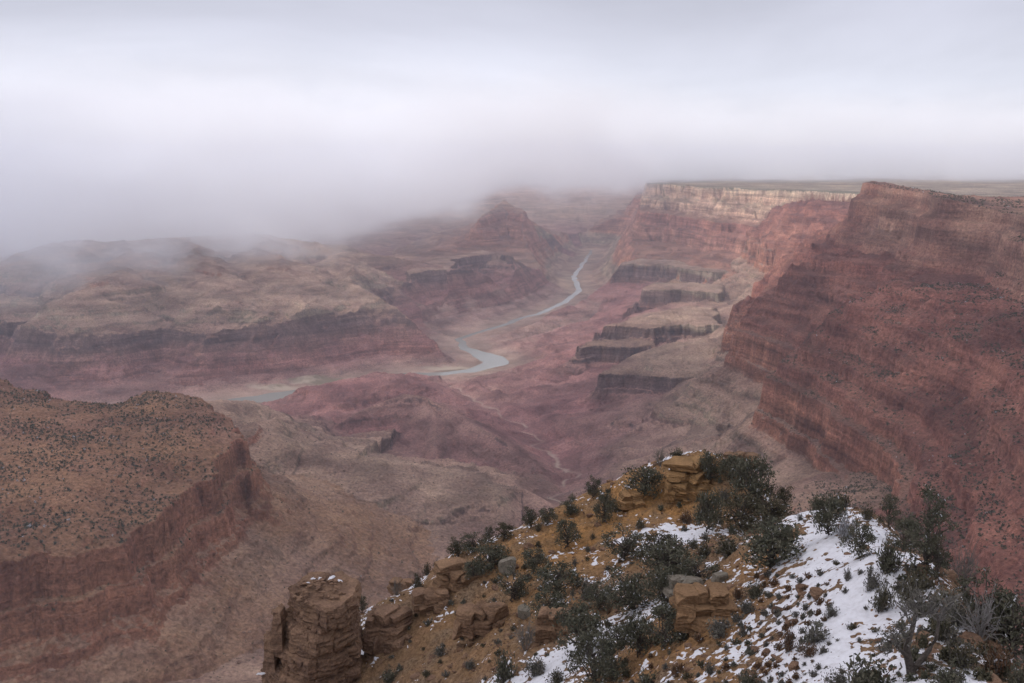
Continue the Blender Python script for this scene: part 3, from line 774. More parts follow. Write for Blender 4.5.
# snow lies as its own thin sheet where it has settled
mask = GS * 0.74 + fbm(GX, GY, 3.2, 3, 80) * 0.55 + fbm(GX, GY, 0.75, 3, 81, 0.6) * 0.55 - 0.21
smooth_z = GZ * 0.35 + 0.65 * (lambda z_: z_)(np.stack([np.roll(np.roll(GZ, i, 0), j, 1) for i in (-1, 0, 1) for j in (-1, 0, 1)]).mean(0))
SZ = smooth_z + np.clip(mask * 0.16, -0.3, 0.11)
fcs = grid_faces(NA, NRR)[:, ::-1]
keep = (mask.ravel()[fcs] > -0.15).any(1) & (GR_.ravel()[fcs] > -9).all(1)
edge_ok = np.zeros((NA, NRR), bool)
edge_ok[3:-3, 3:-3] = True
far_ok = np.hypot(GX, GY) < 175
keep &= (edge_ok & far_ok).ravel()[fcs].all(1)
fk = fcs[keep]
uniq, inv = np.unique(fk, return_inverse=True)
snow_me = np_mesh('snow', np.stack([GX, GY, SZ], -1).reshape(-1, 3)[uniq], inv.reshape(-1, 4), True)
m_snow, t, b, out = new_mat('settled snow')
b.inputs['Roughness'].default_value = 0.7
pos = N(t, 'ShaderNodeNewGeometry').outputs['Position']
n1 = N(t, 'ShaderNodeTexNoise', inp={'Scale': 1.8, 'Detail': 6.0, 'Roughness': 0.7})
L(t, pos, n1.inputs['Vector'])
L(t, ramp(t, n1.outputs[0], [(0.3, (0.50, 0.48, 0.49)), (0.5, (0.62, 0.61, 0.635)), (0.7, (0.66, 0.655, 0.68))]).outputs[0], b.inputs['Base Color'])
bmp = N(t, 'ShaderNodeBump', inp={'Strength': 0.5, 'Distance': 0.12})
L(t, n1.outputs[0], bmp.inputs['Height'])
L(t, bmp.outputs[0], b.inputs['Normal'])
tag(link_mesh('snow', snow_me, m_snow), 'white snow settled between rocks and bushes on the ridge', 'snow', kind='stuff')

def on_spur(px, py):
    """the point of the spur seen at a pixel, or None"""
    d = ray(px, py)
    h = math.hypot(d[0], d[1])
    rr = np.linspace(28, 200, 3500)
    X_, Y_, Z_ = d[0] / h * rr, d[1] / h * rr, ZC + d[2] / h * rr
    below = Z_ < lerp2(cz, X_, Y_)
    if not below.any():
        # nothing there: the nearest approach to the skyline
        k = int(np.argmin(np.abs(Z_ - lerp2(cz, X_, Y_)) + (rr < 60) * 50))
    else:
        k = int(np.argmax(below))
    # refine with the detailed height
    lo = max(0, k - 60)
    zz = spur_h(X_[lo:k + 40], Y_[lo:k + 40])[0]
    bb = Z_[lo:k + 40] < zz
    if bb.any():
        k = lo + int(np.argmax(bb))
    return np.array([X_[k], Y_[k], spur_h(X_[k:k + 1], Y_[k:k + 1])[0][0]]), rr[k]

# ------------------------------------------------------------------ rocks
rng = np.random.RandomState(5)
m_rock, t, b, out = new_mat('ledge sandstone')
tcn = N(t, 'ShaderNodeTexCoord')
pos = N(t, 'ShaderNodeNewGeometry').outputs['Position']
n1 = N(t, 'ShaderNodeTexNoise', inp={'Scale': 0.5, 'Detail': 6.0, 'Roughness': 0.65})
n2 = N(t, 'ShaderNodeTexNoise', inp={'Scale': 4.0, 'Detail': 5.0, 'Roughness': 0.7})
mpr = N(t, 'ShaderNodeMapping', inp={'Scale': (0.12, 0.12, 3.2), 'Rotation': (0.10, 0.06, 0)})
L(t, pos, mpr.inputs[0])
n3 = N(t, 'ShaderNodeTexNoise', inp={'Scale': 1.0, 'Detail': 5.0, 'Roughness': 0.6})
L(t, pos, n1.inputs['Vector'])
L(t, pos, n2.inputs['Vector'])
L(t, mpr.outputs[0], n3.inputs['Vector'])
tint = N(t, 'ShaderNodeAttribute', attribute_type='OBJECT', attribute_name='tint')
ba = mixc(t, ramp(t, n1.outputs[0], [(0.36, 0), (0.62, 1)]).outputs[0], (0.125, 0.075, 0.052), (0.20, 0.122, 0.078))
ba = mixc(t, tint.outputs['Fac'], ba, (0.25, 0.145, 0.064))
c = mixc(t, 1.0, ba, ramp(t, n3.outputs[0], [(0.32, 0.62), (0.5, 1.0), (0.68, 1.3)]).outputs[0], 'MULTIPLY')
c = mixc(t, 1.0, c, ramp(t, n2.outputs[0], [(0.3, 0.65), (0.5, 1.0), (0.7, 1.25)]).outputs[0], 'MULTIPLY')
L(t, c, b.inputs['Base Color'])
bmp = N(t, 'ShaderNodeBump', inp={'Strength': 0.9, 'Distance': 0.3})
L(t, mth(t, 'ADD', n3.outputs[0], mth(t, 'MULTIPLY', n2.outputs[0], 0.5)), bmp.inputs['Height'])
L(t, bmp.outputs[0], b.inputs['Normal'])

m_lich, t, b, out = new_mat('grey lichened stone')
pos = N(t, 'ShaderNodeNewGeometry').outputs['Position']
n2 = N(t, 'ShaderNodeTexNoise', inp={'Scale': 3.0, 'Detail': 6.0, 'Roughness': 0.7})
L(t, pos, n2.inputs['Vector'])
L(t, ramp(t, n2.outputs[0], [(0.3, (0.09, 0.075, 0.06)), (0.5, (0.17, 0.145, 0.115)), (0.66, (0.19, 0.175, 0.14))]).outputs[0], b.inputs['Base Color'])
bmp = N(t, 'ShaderNodeBump', inp={'Strength': 0.8, 'Distance': 0.15})
L(t, n2.outputs[0], bmp.inputs['Height'])
L(t, bmp.outputs[0], b.inputs['Normal'])

def noise3(V, scale, seed):
    v = np.asarray(V) / scale
    return (noise(v[:, 0] + 3.1 * v[:, 2], v[:, 1] - 1.7 * v[:, 2], seed) + noise(v[:, 1] + 11.3, v[:, 2] + 1.3 * v[:, 0], seed + 1)) * 0.5

def slab(outline, z0, z1, seed, rough=0.25, taper=0.06, tilt=(0, 0), seg=0.55, groove=0):
    """one bed of rock: a blocky outline, worn edges, broken faces"""
    rs = np.random.RandomState(seed)
    O = np.asarray(outline, float)
    pts = []
    for i in range(len(O)):
        a, c_ = O[i], O[(i + 1) % len(O)]
        n_ = max(2, int(np.hypot(*(c_ - a)) / seg))
        for k in range(n_):
            pts.append(a + (c_ - a) * k / n_)
    P = np.array(pts)
    cen = P.mean(0)
    nz = max(3, int((z1 - z0) / seg) + 2)
    rows = []
    prof = np.sin(np.linspace(0.12, math.pi - 0.12, nz)) ** 0.045
    for j, u in enumerate(np.linspace(0, 1, nz)):
        q_ = cen + (P - cen) * (prof[j] * (1 - taper * u))
        rows.append(np.c_[q_, np.full(len(P), z0 + (z1 - z0) * u)])
    for s_ in (0.8, 0.5, 0.2):                        # the top closes in
        rows.append(np.c_[cen + (P - cen) * (1 - taper) * prof[-1] * s_, np.full(len(P), z1 + 0.05 * (z1 - z0) * (1 - s_))])
    V = np.concatenate(rows)
    nr, ncol = len(rows), len(P)
    d = V[:, :2] - cen
    d = d / (np.linalg.norm(d, axis=1)[:, None] + 1e-6)
    nn = noise3(V, 2.2, seed) * 0.9 + noise3(V, 0.8, seed + 5) * 0.5
    crack = -np.maximum(np.abs(noise(np.arctan2(d[:, 1], d[:, 0]) * 4 + 3.0, V[:, 2] * 0.12, 5)) * -7 + 0.6, 0)
    nn = nn + np.round(noise3(V, 1.5, seed + 2) * 2.5) / 2.5 * 0.9
    V[:, :2] += d * ((nn * rough + crack * rough * 1.8)[:, None])
    if groove:
        for k in range(groove):
            zk = z0 + (z1 - z0) * rs.uniform(0.15, 0.9)
            zl = zk + 0.12 * noise(V[:, 0] * 0.5, V[:, 1] * 0.5, seed + k)
            V[:, :2] -= d * (rs.uniform(0.15, 0.42) * np.exp(-((V[:, 2] - zl) / rs.uniform(0.08, 0.16)) ** 2) * np.clip(noise(V[:, 0] * 0.35 + k, V[:, 1] * 0.35, seed + 30 + k) + 0.6, 0, 1))[:, None]
    V[:, 2] += noise3(V, 1.4, seed + 9) * 0.16 + (V[:, 0] - cen[0]) * tilt[0] + (V[:, 1] - cen[1]) * tilt[1]
    F_ = []
    for i in range(nr - 1):
        for k in range(ncol):
            F_.append((i * ncol + k, i * ncol + (k + 1) % ncol, (i + 1) * ncol + (k + 1) % ncol, (i + 1) * ncol + k))
    V = np.vstack([V, [[cen[0], cen[1], rows[-1][0][2]]], [[cen[0], cen[1], z0]]])
    top, bot = len(V) - 2, len(V) - 1
    T = [((nr - 1) * ncol + k, (nr - 1) * ncol + (k + 1) % ncol, top, top) for k in range(ncol)]
    B_ = [((k + 1) % ncol, k, bot, bot) for k in range(ncol)]
    return V, F_, T + B_
def mesh_from(parts, name, smooth=False):
    Vs, Fs, n_ = [], [], 0
    for V, Q, T in parts:
        Vs.append(V)
        for f in Q:
            Fs.append([i + n_ for i in f])
        for f in T:
            Fs.append([i + n_ for i in f[:3]])
        n_ += len(V)
    me = bpy.data.meshes.new(name)
    me.from_pydata(np.concatenate(Vs).tolist(), [], Fs)
    me.polygons.foreach_set('use_smooth', [smooth] * len(me.polygons))
    me.update()
    return me
def rock_mesh(name, seed, size=(1, 1, 0.7), rough=0.22, sub=4):
    """a boulder: a ball cut by random planes, then roughened"""
    rs = np.random.RandomState(seed)
    bm = bmesh.new()
    bmesh.ops.create_icosphere(bm, subdivisions=sub, radius=1.0)
    V = np.array([v.co for v in bm.verts])
    for k in range(14):
        n_ = rs.normal(size=3)
        n_ /= np.linalg.norm(n_)
        h = rs.uniform(0.55, 0.9)
        d = V @ n_ - h
        V = V - np.maximum(d, 0)[:, None] * n_[None] * 0.95
    nrm = V / np.linalg.norm(V, axis=1)[:, None]
    V = V + nrm * (noise3(V, 0.5, seed) * rough * 0.6 + noise3(V, 0.18, seed + 3) * rough * 0.3)[:, None]
    V = V * np.array(size)
    for v, c_ in zip(bm.verts, V):
        v.co = c_
    me = bpy.data.meshes.new(name)
    bm.to_mesh(me)
    bm.free()
    return me
def empty(name, loc, rz=0.0):
    o = bpy.data.objects.new(name, None)
    o.empty_display_size = 0.5
    COL.objects.link(o)
    o.location = loc
    o.rotation_euler = (0, 0, rz)
    return o

# the layered rock pillar at the lower left of the spur
hp = at_r(322, 672, 117.0)
HS = 117.0 / 983.0 * 1.04            # metres per pixel there
pillar = tag(empty('rock_pillar', tuple(hp + np.array([0, 0, -0.6]))), 'layered brown sandstone pillar standing at the low left end of the snowy spur', 'rock pillar')
def H(px, py): return (py * 1.0)     # heights below are in photo pixels above the foot
def outl(l, r_, dep, corner, seed):
    """outline seen from the viewpoint: left edge, front corner and right edge in pixels from the axis at px 322"""
    rs = np.random.RandomState(seed)
    l, r_, corner = l * HS * 1.05, r_ * HS * 1.05, corner * HS
    dep *= 1.2
    pts = [(l, 0.6), (l * 0.55 + corner * 0.45, -dep * 0.62), (corner, -dep), (corner * 0.5 + r_ * 0.5 + 0.2, -dep * 0.75), (r_, -dep * 0.3), (r_ * 0.97, dep * 0.5), (r_ * 0.4, dep * 0.95), (l * 0.5, dep * 0.9)]
    return [(x + rs.uniform(-0.25, 0.25), y + rs.uniform(-0.25, 0.25)) for x, y in pts]
beds = [  # z0, z1 (pixels above the foot), left, right, front corner, depth
    (-16, 8, -64, 36, -14, 6.0), (7, 20, -57, 41, -10, 5.6), (19, 26, -52, 36, -8, 5.2), (25, 43, -55, 41, -2, 5.5), (42, 50, -46, 35, 0, 5.0), (49, 68, -43, 38, 6, 5.2),
    (67, 74, -34, 33, 8, 4.6), (73, 95, -33, 38, 16, 4.9)]
for i, (z0, z1, l, r_, co, dep) in enumerate(beds):
    p = slab(outl(l, r_, dep, co, 20 + i), z0 * HS, z1 * HS + 0.12, 30 + i, rough=0.36, taper=0.05, tilt=(-0.035, 0.03), seg=0.24, groove=int(2 + (z1 - z0) / 7))
    o = link_mesh('rock_layer', mesh_from([p], 'rock_layer'), m_rock, pillar)
cv, cf, n_ = [], [], 0
crs = np.random.RandomState(77)
for k in range(90):
    q_ = crs.uniform(0.12, 0.5)
    a_, r_ = crs.uniform(0, 2 * math.pi), math.sqrt(crs.rand())
    bm_ = rock_mesh('tmp', 400 + k, (q_, q_ * 0.8, q_ * 0.45), 0.3, 2)
    V = np.array([v.co for v in bm_.vertices])
    cf.append(np.array([list(p_.vertices) for p_ in bm_.polygons]) + n_)
    bpy.data.meshes.remove(bm_)
    cv.append(V + np.array([(2 + 29 * r_ * math.cos(a_)) * HS, 3.9 * r_ * math.sin(a_), 96 * HS + 0.55 * (1 - r_ ** 2)]))
    n_ += len(V)
link_mesh('cap_rubble', np_mesh('cap_rubble', np.concatenate(cv), np.concatenate(cf), False), m_rock, pillar)
p1 = slab([(-49 * HS, -1.5), (-44 * HS, -3.6), (-32 * HS, -3.6), (-30 * HS, 0), (-38 * HS, 1.4)], 36 * HS, 80 * HS, 71, rough=0.3, taper=0.35)
p2 = slab([(-57 * HS, -0.5), (-53 * HS, -3.4), (-40 * HS, -3.9), (-38 * HS, 0), (-48 * HS, 1.4)], 22 * HS, 53 * HS, 72, rough=0.35, taper=0.3)
link_mesh('side_block', mesh_from([p1], 'side_block'), m_rock, pillar)
link_mesh('side_block', mesh_from([p2], 'side_block'), m_rock, pillar)
sn_me = rock_mesh('snow_patch', 5, (0.6, 0.32, 0.10), 1.1, 3)
for k, (dx, dy, dz, sc_) in enumerate(((-4, 2.4, 98.5, 1.2), (9, 2.8, 98, 1.0), (18, 2.0, 97.5, 0.7), (-14, 1.2, 97.5, 0.6), (43, -1.0, 31.0, 0.9), (-59, -1.4, 9.5, 0.8))):
    o = bpy.data.objects.new('snow_patch', sn_me)
    if not sn_me.materials:
        sn_me.materials.append(m_snow)
    COL.objects.link(o)
    o.parent = pillar
    o.location = (dx * HS, dy, dz * HS)
    o.rotation_euler = (0, 0, k * 1.3)
    o.scale = (sc_ * 1.2, sc_ * 1.2, 1)

def block(rs, size, yaw):
    """one joint-bounded block: near-square faces, chipped corners"""
    bm = bmesh.new()
    bmesh.ops.create_icosphere(bm, subdivisions=4, radius=1.3)
    V = np.array([v.co for v in bm.verts])
    Fc = np.array([[v.index for v in f.verts] for f in bm.faces])
    bm.free()
    ax = np.array([(1, 0, 0), (-1, 0, 0), (0, 1, 0), (0, -1, 0), (0, 0, 1), (0, 0, -1)], float)
    for n_, h in [(a_ + rs.normal(size=3) * 0.16, rs.uniform(0.72, 0.95)) for a_ in ax] + [(rs.normal(size=3), rs.uniform(0.95, 1.15)) for _ in range(7)]:
        n_ = n_ / np.linalg.norm(n_)
        V = V - np.maximum(V @ n_ - h, 0)[:, None] * n_
    sd = rs.randint(1000)
    nrm = V / np.linalg.norm(V, axis=1)[:, None]
    V = V + nrm * (noise3(V, 0.7, sd) * 0.10 + noise3(V, 0.25, sd + 2) * 0.05 - 0.05 * np.maximum(np.sin(V[:, 2] * 7 + sd) - 0.6, 0))[:, None]
    V = V * np.array(size) * 0.58
    c_, s_ = math.cos(yaw), math.sin(yaw)
    return np.stack([V[:, 0] * c_ - V[:, 1] * s_, V[:, 0] * s_ + V[:, 1] * c_, V[:, 2]], -1), Fc
def outcrop(px, py, w, h, seed, label, tint_=0.0, mat=None, nb=4, dep=0.55, taper=0.16, lean=0.0):
    """broken bedrock coming out of the slope; its foot is seen at the pixel, w and h in pixels"""
    P_, r_ = on_spur(px, py)
    s_ = r_ / F
    rs = np.random.RandomState(seed + 40)
    W_, H_ = w * s_ * 0.92, h * s_ * 0.86
    D_ = max(W_ * 0.4, H_ * 0.9)
    yaw = rs.uniform(-0.5, 0.5)
    Vs, Fs, n_ = [], [], 0
    rows = max(2, nb - 1) if w >= 20 else 1
    for j in range(rows):
        zl = j / rows
        wj = W_ * (1 - taper * zl)
        k = 1 if w < 20 else max(1, int(round((3 if w > 24 else 2) * (1 - 0.35 * zl) + rs.uniform(0, 0.9))))
        cuts = np.sort(np.r_[0, rs.uniform(0.25, 0.75, k - 1) if k == 2 else np.linspace(0, 1, k + 1)[1:-1] + rs.uniform(-0.1, 0.1, k - 1), 1]) - 0.5
        for i in range(k):
            bw = (cuts[i + 1] - cuts[i]) * wj * (rs.uniform(1.15, 1.35) if nb > 2 or w < 20 else 1.7) * (0.85 if w < 20 else 1.0)
            bx = (cuts[i] + cuts[i + 1]) / 2 * wj + lean * W_ * zl
            bh = H_ / rows * rs.uniform(1.1, 1.6)
            bd = D_ * rs.uniform(0.9, 1.3)
            by = D_ * (0.35 + 0.55 * zl) + rs.uniform(-0.08, 0.08) * D_
            gz = spur_h(P_[0] + bx, P_[1] + by)[0][0] - P_[2]
            bz = max(H_ * (zl + 0.38 / rows), gz - bh * 0.2) + rs.uniform(-0.06, 0.06) * H_
            V, Fc = block(rs, (bw, bd, bh), yaw + rs.uniform(-0.18, 0.18))
            Vs.append(V + np.array([bx, by, bz]))
            Fs.append(Fc + n_)
            n_ += len(V)
    for i in range(4 if w > 20 and nb > 2 else 0):                     # broken pieces at the foot
        q_ = W_ * rs.uniform(0.10, 0.2)
        bx, by = rs.uniform(-0.6, 0.6) * W_, rs.uniform(-0.25, 0.05) * D_
        gz = spur_h(P_[0] + bx, P_[1] + by)[0][0] - P_[2]
        V, Fc = block(rs, (q_, q_ * 0.8, q_ * 0.7), rs.uniform(0, 3))
        Vs.append(V + np.array([bx, by, gz + q_ * 0.12]))
        Fs.append(Fc + n_)
        n_ += len(V)
    o = link_mesh('rock_outcrop', np_mesh('rock_outcrop', np.concatenate(Vs), np.concatenate(Fs), False), mat or m_rock)
    o.location = P_
    o['tint'] = tint_
    tag(o, label, 'rock outcrop')
    return o
outcrop(692, 499, 48, 40, 3, 'big ochre sandstone outcrop topping the second knoll', 0.9, nb=5, taper=0.25)
outcrop(632, 509, 24, 17, 4, 'small ochre outcrop jutting from the bare orange slope left of the big knoll rock', 0.8, nb=3)
outcrop(458, 588, 52, 27, 5, 'blocky tan cliff ledge at the left end of the orange slope', 0.25, nb=4, taper=0.1)
outcrop(430, 612, 40, 22, 6, 'broken brown ledge right of the rock pillar', 0.1, nb=3, taper=0.12)
outcrop(386, 650, 46, 40, 7, 'dark brown rock shoulder touching the right side of the rock pillar', 0.0, nb=4, taper=0.2)
outcrop(480, 635, 54, 30, 8, 'low rounded brown outcrop below the tan cliff ledge', 0.15, nb=3, taper=0.2)
outcrop(555, 640, 42, 30, 9, 'cracked brown boulder ledge at the foot of the orange slope', 0.15, nb=3, taper=0.3)
outcrop(708, 628, 70, 40, 10, 'long brown lichen-spotted ledge crossing the snow left of the path', 0.45, nb=4, taper=0.25, dep=0.4, lean=-0.1)
outcrop(684, 596, 36, 18, 11, 'grey lichen-covered slab at the upper end of the long brown ledge', 0.0, mat=m_lich, nb=2, taper=0.3)
outcrop(721, 583, 16, 12, 12, 'grey pointed boulder on snow below the large low juniper', 0.0, mat=m_lich, nb=2, taper=0.5)
outcrop(508, 573, 18, 14, 13, 'pale grey block perched on the orange slope under the skyline bushes', 0.0, mat=m_lich, nb=2, taper=0.3)
outcrop(524, 618, 13, 13, 14, 'grey upright stone left of the large dark juniper clump', 0.0, mat=m_lich, nb=2, taper=0.35)
outcrop(742, 464, 34, 12, 15, 'snow-dusted rocky rim at the right of the second knoll', 0.1, nb=2, taper=0.3)
outcrop(245, 668, 26, 14, 16, 'grey stones with snow at the far left foot of the pillar', 0.0, mat=m_lich, nb=2, taper=0.4)
outcrop(402, 590, 26, 14, 17, 'small snow-edged rocks on the skyline between pillar and tan ledge', 0.1, nb=2, taper=0.3)

# ------------------------------------------------------------------ plants
def leaf_mat(name, c1, c2, c3, snowy=0.75):
    m, t, b, out = new_mat(name)
    pos = N(t, 'ShaderNodeNewGeometry').outputs['Position']
    n1 = N(t, 'ShaderNodeTexNoise', inp={'Scale': 1.3, 'Detail': 3.0})
    n2 = N(t, 'ShaderNodeTexWhiteNoise', noise_dimensions='1D')
    L(t, pos, n1.inputs['Vector'])
    oi = N(t, 'ShaderNodeObjectInfo')
    L(t, attr(t, 'leaf'), n2.inputs['W'])
    c = mixc(t, n2.outputs['Value'], c1, c2)
    c = mixc(t, ramp(t, n1.outputs[0], [(0.45, 0), (0.68, 0.8)]).outputs[0], c, c3)
    c = mixc(t, mth(t, 'MULTIPLY', mth(t, 'GREATER_THAN', n2.outputs['Value'], 0.982), snowy), c, (0.55, 0.55, 0.58))
    L(t, c, b.inputs['Base Color'])
    return m
M_JUN = leaf_mat('juniper foliage', (0.050, 0.052, 0.036), (0.112, 0.108, 0.076), (0.13, 0.115, 0.08))
M_SCRUB = leaf_mat('far scrub', (0.030, 0.026, 0.020), (0.06, 0.052, 0.038), (0.05, 0.045, 0.034), 0.0)
M_GREY = leaf_mat('grey sage foliage', (0.075, 0.068, 0.058), (0.15, 0.135, 0.115), (0.12, 0.115, 0.085))
M_OLIVE = leaf_mat('olive foliage', (0.045, 0.042, 0.028), (0.10, 0.09, 0.058), (0.12, 0.095, 0.06))
M_RUST = leaf_mat('rusty foliage', (0.085, 0.048, 0.03), (0.15, 0.085, 0.05), (0.12, 0.085, 0.055))
M_FROST = leaf_mat('frosted foliage', (0.12, 0.12, 0.115), (0.30, 0.30, 0.31), (0.42, 0.42, 0.44))
m_bark, t, b, out = new_mat('weathered bark')
pos = N(t, 'ShaderNodeNewGeometry').outputs['Position']
n1 = N(t, 'ShaderNodeTexNoise', inp={'Scale': 9.0, 'Detail': 5.0})
L(t, pos, n1.inputs['Vector'])
L(t, ramp(t, n1.outputs[0], [(0.3, (0.045, 0.037, 0.032)), (0.7, (0.12, 0.10, 0.085))]).outputs[0], b.inputs['Base Color'])
m_twig, t, b, out = new_mat('bare grey twigs')
b.inputs['Base Color'].default_value = (0.16, 0.145, 0.13, 1)
m_ptwig, t, b, out = new_mat('pale dead twigs')
b.inputs['Base Color'].default_value = (0.22, 0.205, 0.195, 1)

def tube(pts, rad, sides=5):
    pts, rad = np.asarray(pts, float), np.asarray(rad, float)
    d = np.gradient(pts, axis=0)
    d /= np.linalg.norm(d, axis=1)[:, None] + 1e-9
    up = np.where(np.abs(d[:, 2:3]) > 0.9, np.array([[1.0, 0, 0]]), np.array([[0, 0, 1.0]]))
    a = np.cross(d, up)
    a /= np.linalg.norm(a, axis=1)[:, None] + 1e-9
    c_ = np.cross(d, a)
    th = np.linspace(0, 2 * np.pi, sides, endpoint=False)
    V = (pts[:, None] + rad[:, None, None] * (np.cos(th)[None, :, None] * a[:, None] + np.sin(th)[None, :, None] * c_[:, None])).reshape(-1, 3)
    Fc = [(i * sides + k, i * sides + (k + 1) % sides, (i + 1) * sides + (k + 1) % sides, (i + 1) * sides + k) for i in range(len(pts) - 1) for k in range(sides)]
    return V, Fc
def tubes_mesh(name, lst):
    Vs, Fs, n_ = [], [], 0
    for V, Fc in lst:
        Vs.append(V)
        Fs += [[i + n_ for i in f] for f in Fc]
        n_ += len(V)
    return np_mesh(name, np.concatenate(Vs), np.array(Fs), True)
def leaves_mesh(name, cen, size, rs, up=0.25):
    """many small leaf sprays: one narrow quad each"""
    n = len(cen)
    a = rs.normal(size=(n, 3))
    a[:, 2] = np.abs(a[:, 2]) * 0.9 + up
    a /= np.linalg.norm(a, axis=1)[:, None]
    c_ = np.cross(a, rs.normal(size=(n, 3)))
    c_ /= np.linalg.norm(c_, axis=1)[:, None]
    s_ = size * rs.uniform(0.55, 1.35, n)[:, None]
    w_ = s_ * 0.42
    V = np.stack([cen - c_ * w_ * 0.6, cen + c_ * w_ * 0.6, cen + a * s_ + c_ * w_ * 0.5, cen + a * s_ - c_ * w_ * 0.5], 1).reshape(-1, 3)
    return np_mesh(name, V, np.arange(4 * n).reshape(n, 4), False, {'leaf': np.repeat(rs.uniform(0, 100, n), 4)})
def limb(p0, p1, r0, r1, rs, wob=0.12, n=6):
    u = np.linspace(0, 1, n)[:, None]
    P = np.asarray(p0) * (1 - u) + np.asarray(p1) * u
    ln = np.linalg.norm(np.asarray(p1) - np.asarray(p0))
    P[1:-1] += rs.normal(size=(n - 2, 3)) * wob * ln * 0.5
    return tube(P, np.linspace(r0, r1, n))
def proto_juniper(seed, tall=1.0):
    """unit size: about 1 wide and `tall` high; trunk and crown meshes"""
    rs = np.random.RandomState(seed)
    tr, cen = [], []
    nst = rs.randint(1, 4)
    top = np.array([rs.uniform(-.06, .06), rs.uniform(-.06, .06), tall * 0.72])
    for s_ in range(nst):
        tr.append(limb((rs.uniform(-.04, .04), rs.uniform(-.04, .04), -0.12), top * rs.uniform(0.7, 1.0) + rs.normal(size=3) * 0.05, 0.036, 0.012, rs, 0.14, 8))
    nb = 34
    for i in range(nb):
        u = rs.uniform(0.0, 1) ** 0.85
        th = rs.uniform(0, 2 * np.pi)
        zc = tall * (0.16 + 0.72 * u)
        rr_ = (0.46 * math.sin(math.pi * (0.18 + 0.76 * u)) ** 0.7) * rs.uniform(0.55, 1.12)
        tip = np.array([math.cos(th) * rr_, math.sin(th) * rr_, zc + rs.uniform(-.03, .08)])
        tr.append(limb((0, 0, zc * rs.uniform(0.35, 0.75)), tip, 0.017, 0.005, rs, 0.15, 5))
        k = rs.randint(52, 84)
        br = rs.uniform(0.07, 0.135)
        g_ = rs.normal(size=(k, 3)) * br * np.array([1, 1, 0.75]) * 0.75
        cen.append(tip * rs.uniform(0.82, 1.0) + g_)
    cen = np.concatenate(cen)
    cen = cen[(cen[:, 2] > 0.03)]
    return tubes_mesh('trunk', tr), leaves_mesh('crown', cen, 0.042, rs)
def proto_shrub(seed, n_leaf=700, n_twig=70, flat=0.7, leaf=0.055):
    rs = np.random.RandomState(seed)
    tw, cen = [], []
    for i in range(n_twig):
        th, el_ = rs.uniform(0, 2 * np.pi), rs.uniform(0.25, 1.45)
        ln = rs.uniform(0.34, 0.56) * (0.8 + 0.3 * math.sin(3 * th + seed))
        tip = np.array([math.cos(th) * math.cos(el_) * ln, math.sin(th) * math.cos(el_) * ln, math.sin(el_) * ln * flat * 1.35])
        tw.append(limb((rs.uniform(-.05, .05), rs.uniform(-.05, .05), -0.06), tip, 0.010, 0.003, rs, 0.2, 4))
        k = max(1, int(n_leaf / n_twig))
        cen.append(tip * rs.uniform(0.45, 1.02, (k, 1)) + rs.normal(size=(k, 3)) * 0.055)
    cen = np.concatenate(cen)
    cen[:, 2] = np.maximum(cen[:, 2], 0.0)
    return tubes_mesh('stems', tw), leaves_mesh('foliage', cen, leaf, rs)
def proto_bare(seed, n=26):
    rs = np.random.RandomState(seed)
    tw = []
    for i in range(n):
        th, el_ = rs.uniform(0, 2 * np.pi), rs.uniform(0.35, 1.4)
        ln = rs.uniform(0.4, 0.62)
        d_ = np.array([math.cos(th) * math.cos(el_), math.sin(th) * math.cos(el_), math.sin(el_)])
        p0 = np.array([rs.uniform(-.03, .03), rs.uniform(-.03, .03), -0.06])
        tip = d_ * ln
        tw.append(limb(p0, tip, 0.013, 0.005, rs, 0.16, 5))
        for k in range(5):
            q0 = tip * rs.uniform(0.4, 0.95)
            tw.append(limb(q0, q0 + (d_ + rs.normal(size=3) * 0.7) * rs.uniform(0.10, 0.22), 0.006, 0.003, rs, 0.15, 3))
    return tubes_mesh('twigs', tw)
J = [proto_juniper(100 + i, tall) for i, tall in enumerate((0.8, 0.95, 1.1, 1.3, 0.7, 1.0))]
JT = [proto_juniper(120 + i, tall) for i, tall in enumerate((1.6, 1.8))]
SH = [proto_shrub(140 + i, flat=f_) for i, f_ in enumerate((0.75, 0.6, 0.9, 0.7))]
BARE = [proto_bare(160 + i) for i in range(3)]
SAGE = [proto_shrub(180 + i, n_leaf=230, n_twig=30, flat=0.75, leaf=0.13)[1] for i in range(4)]
MCOPY = {}
def shared(me, mat):
    """the mesh with the material; one copy of the mesh per material"""
    k = (me.name, mat.name)
    if k not in MCOPY:
        c_ = me.copy()
        c_.materials.clear()
        c_.materials.append(mat)
        MCOPY[k] = c_
    return MCOPY[k]
def child(name, me, mat, parent):
    o = bpy.data.objects.new(name, shared(me, mat))
    COL.objects.link(o)
    o.parent = parent
    return o
prng = random.Random(4)
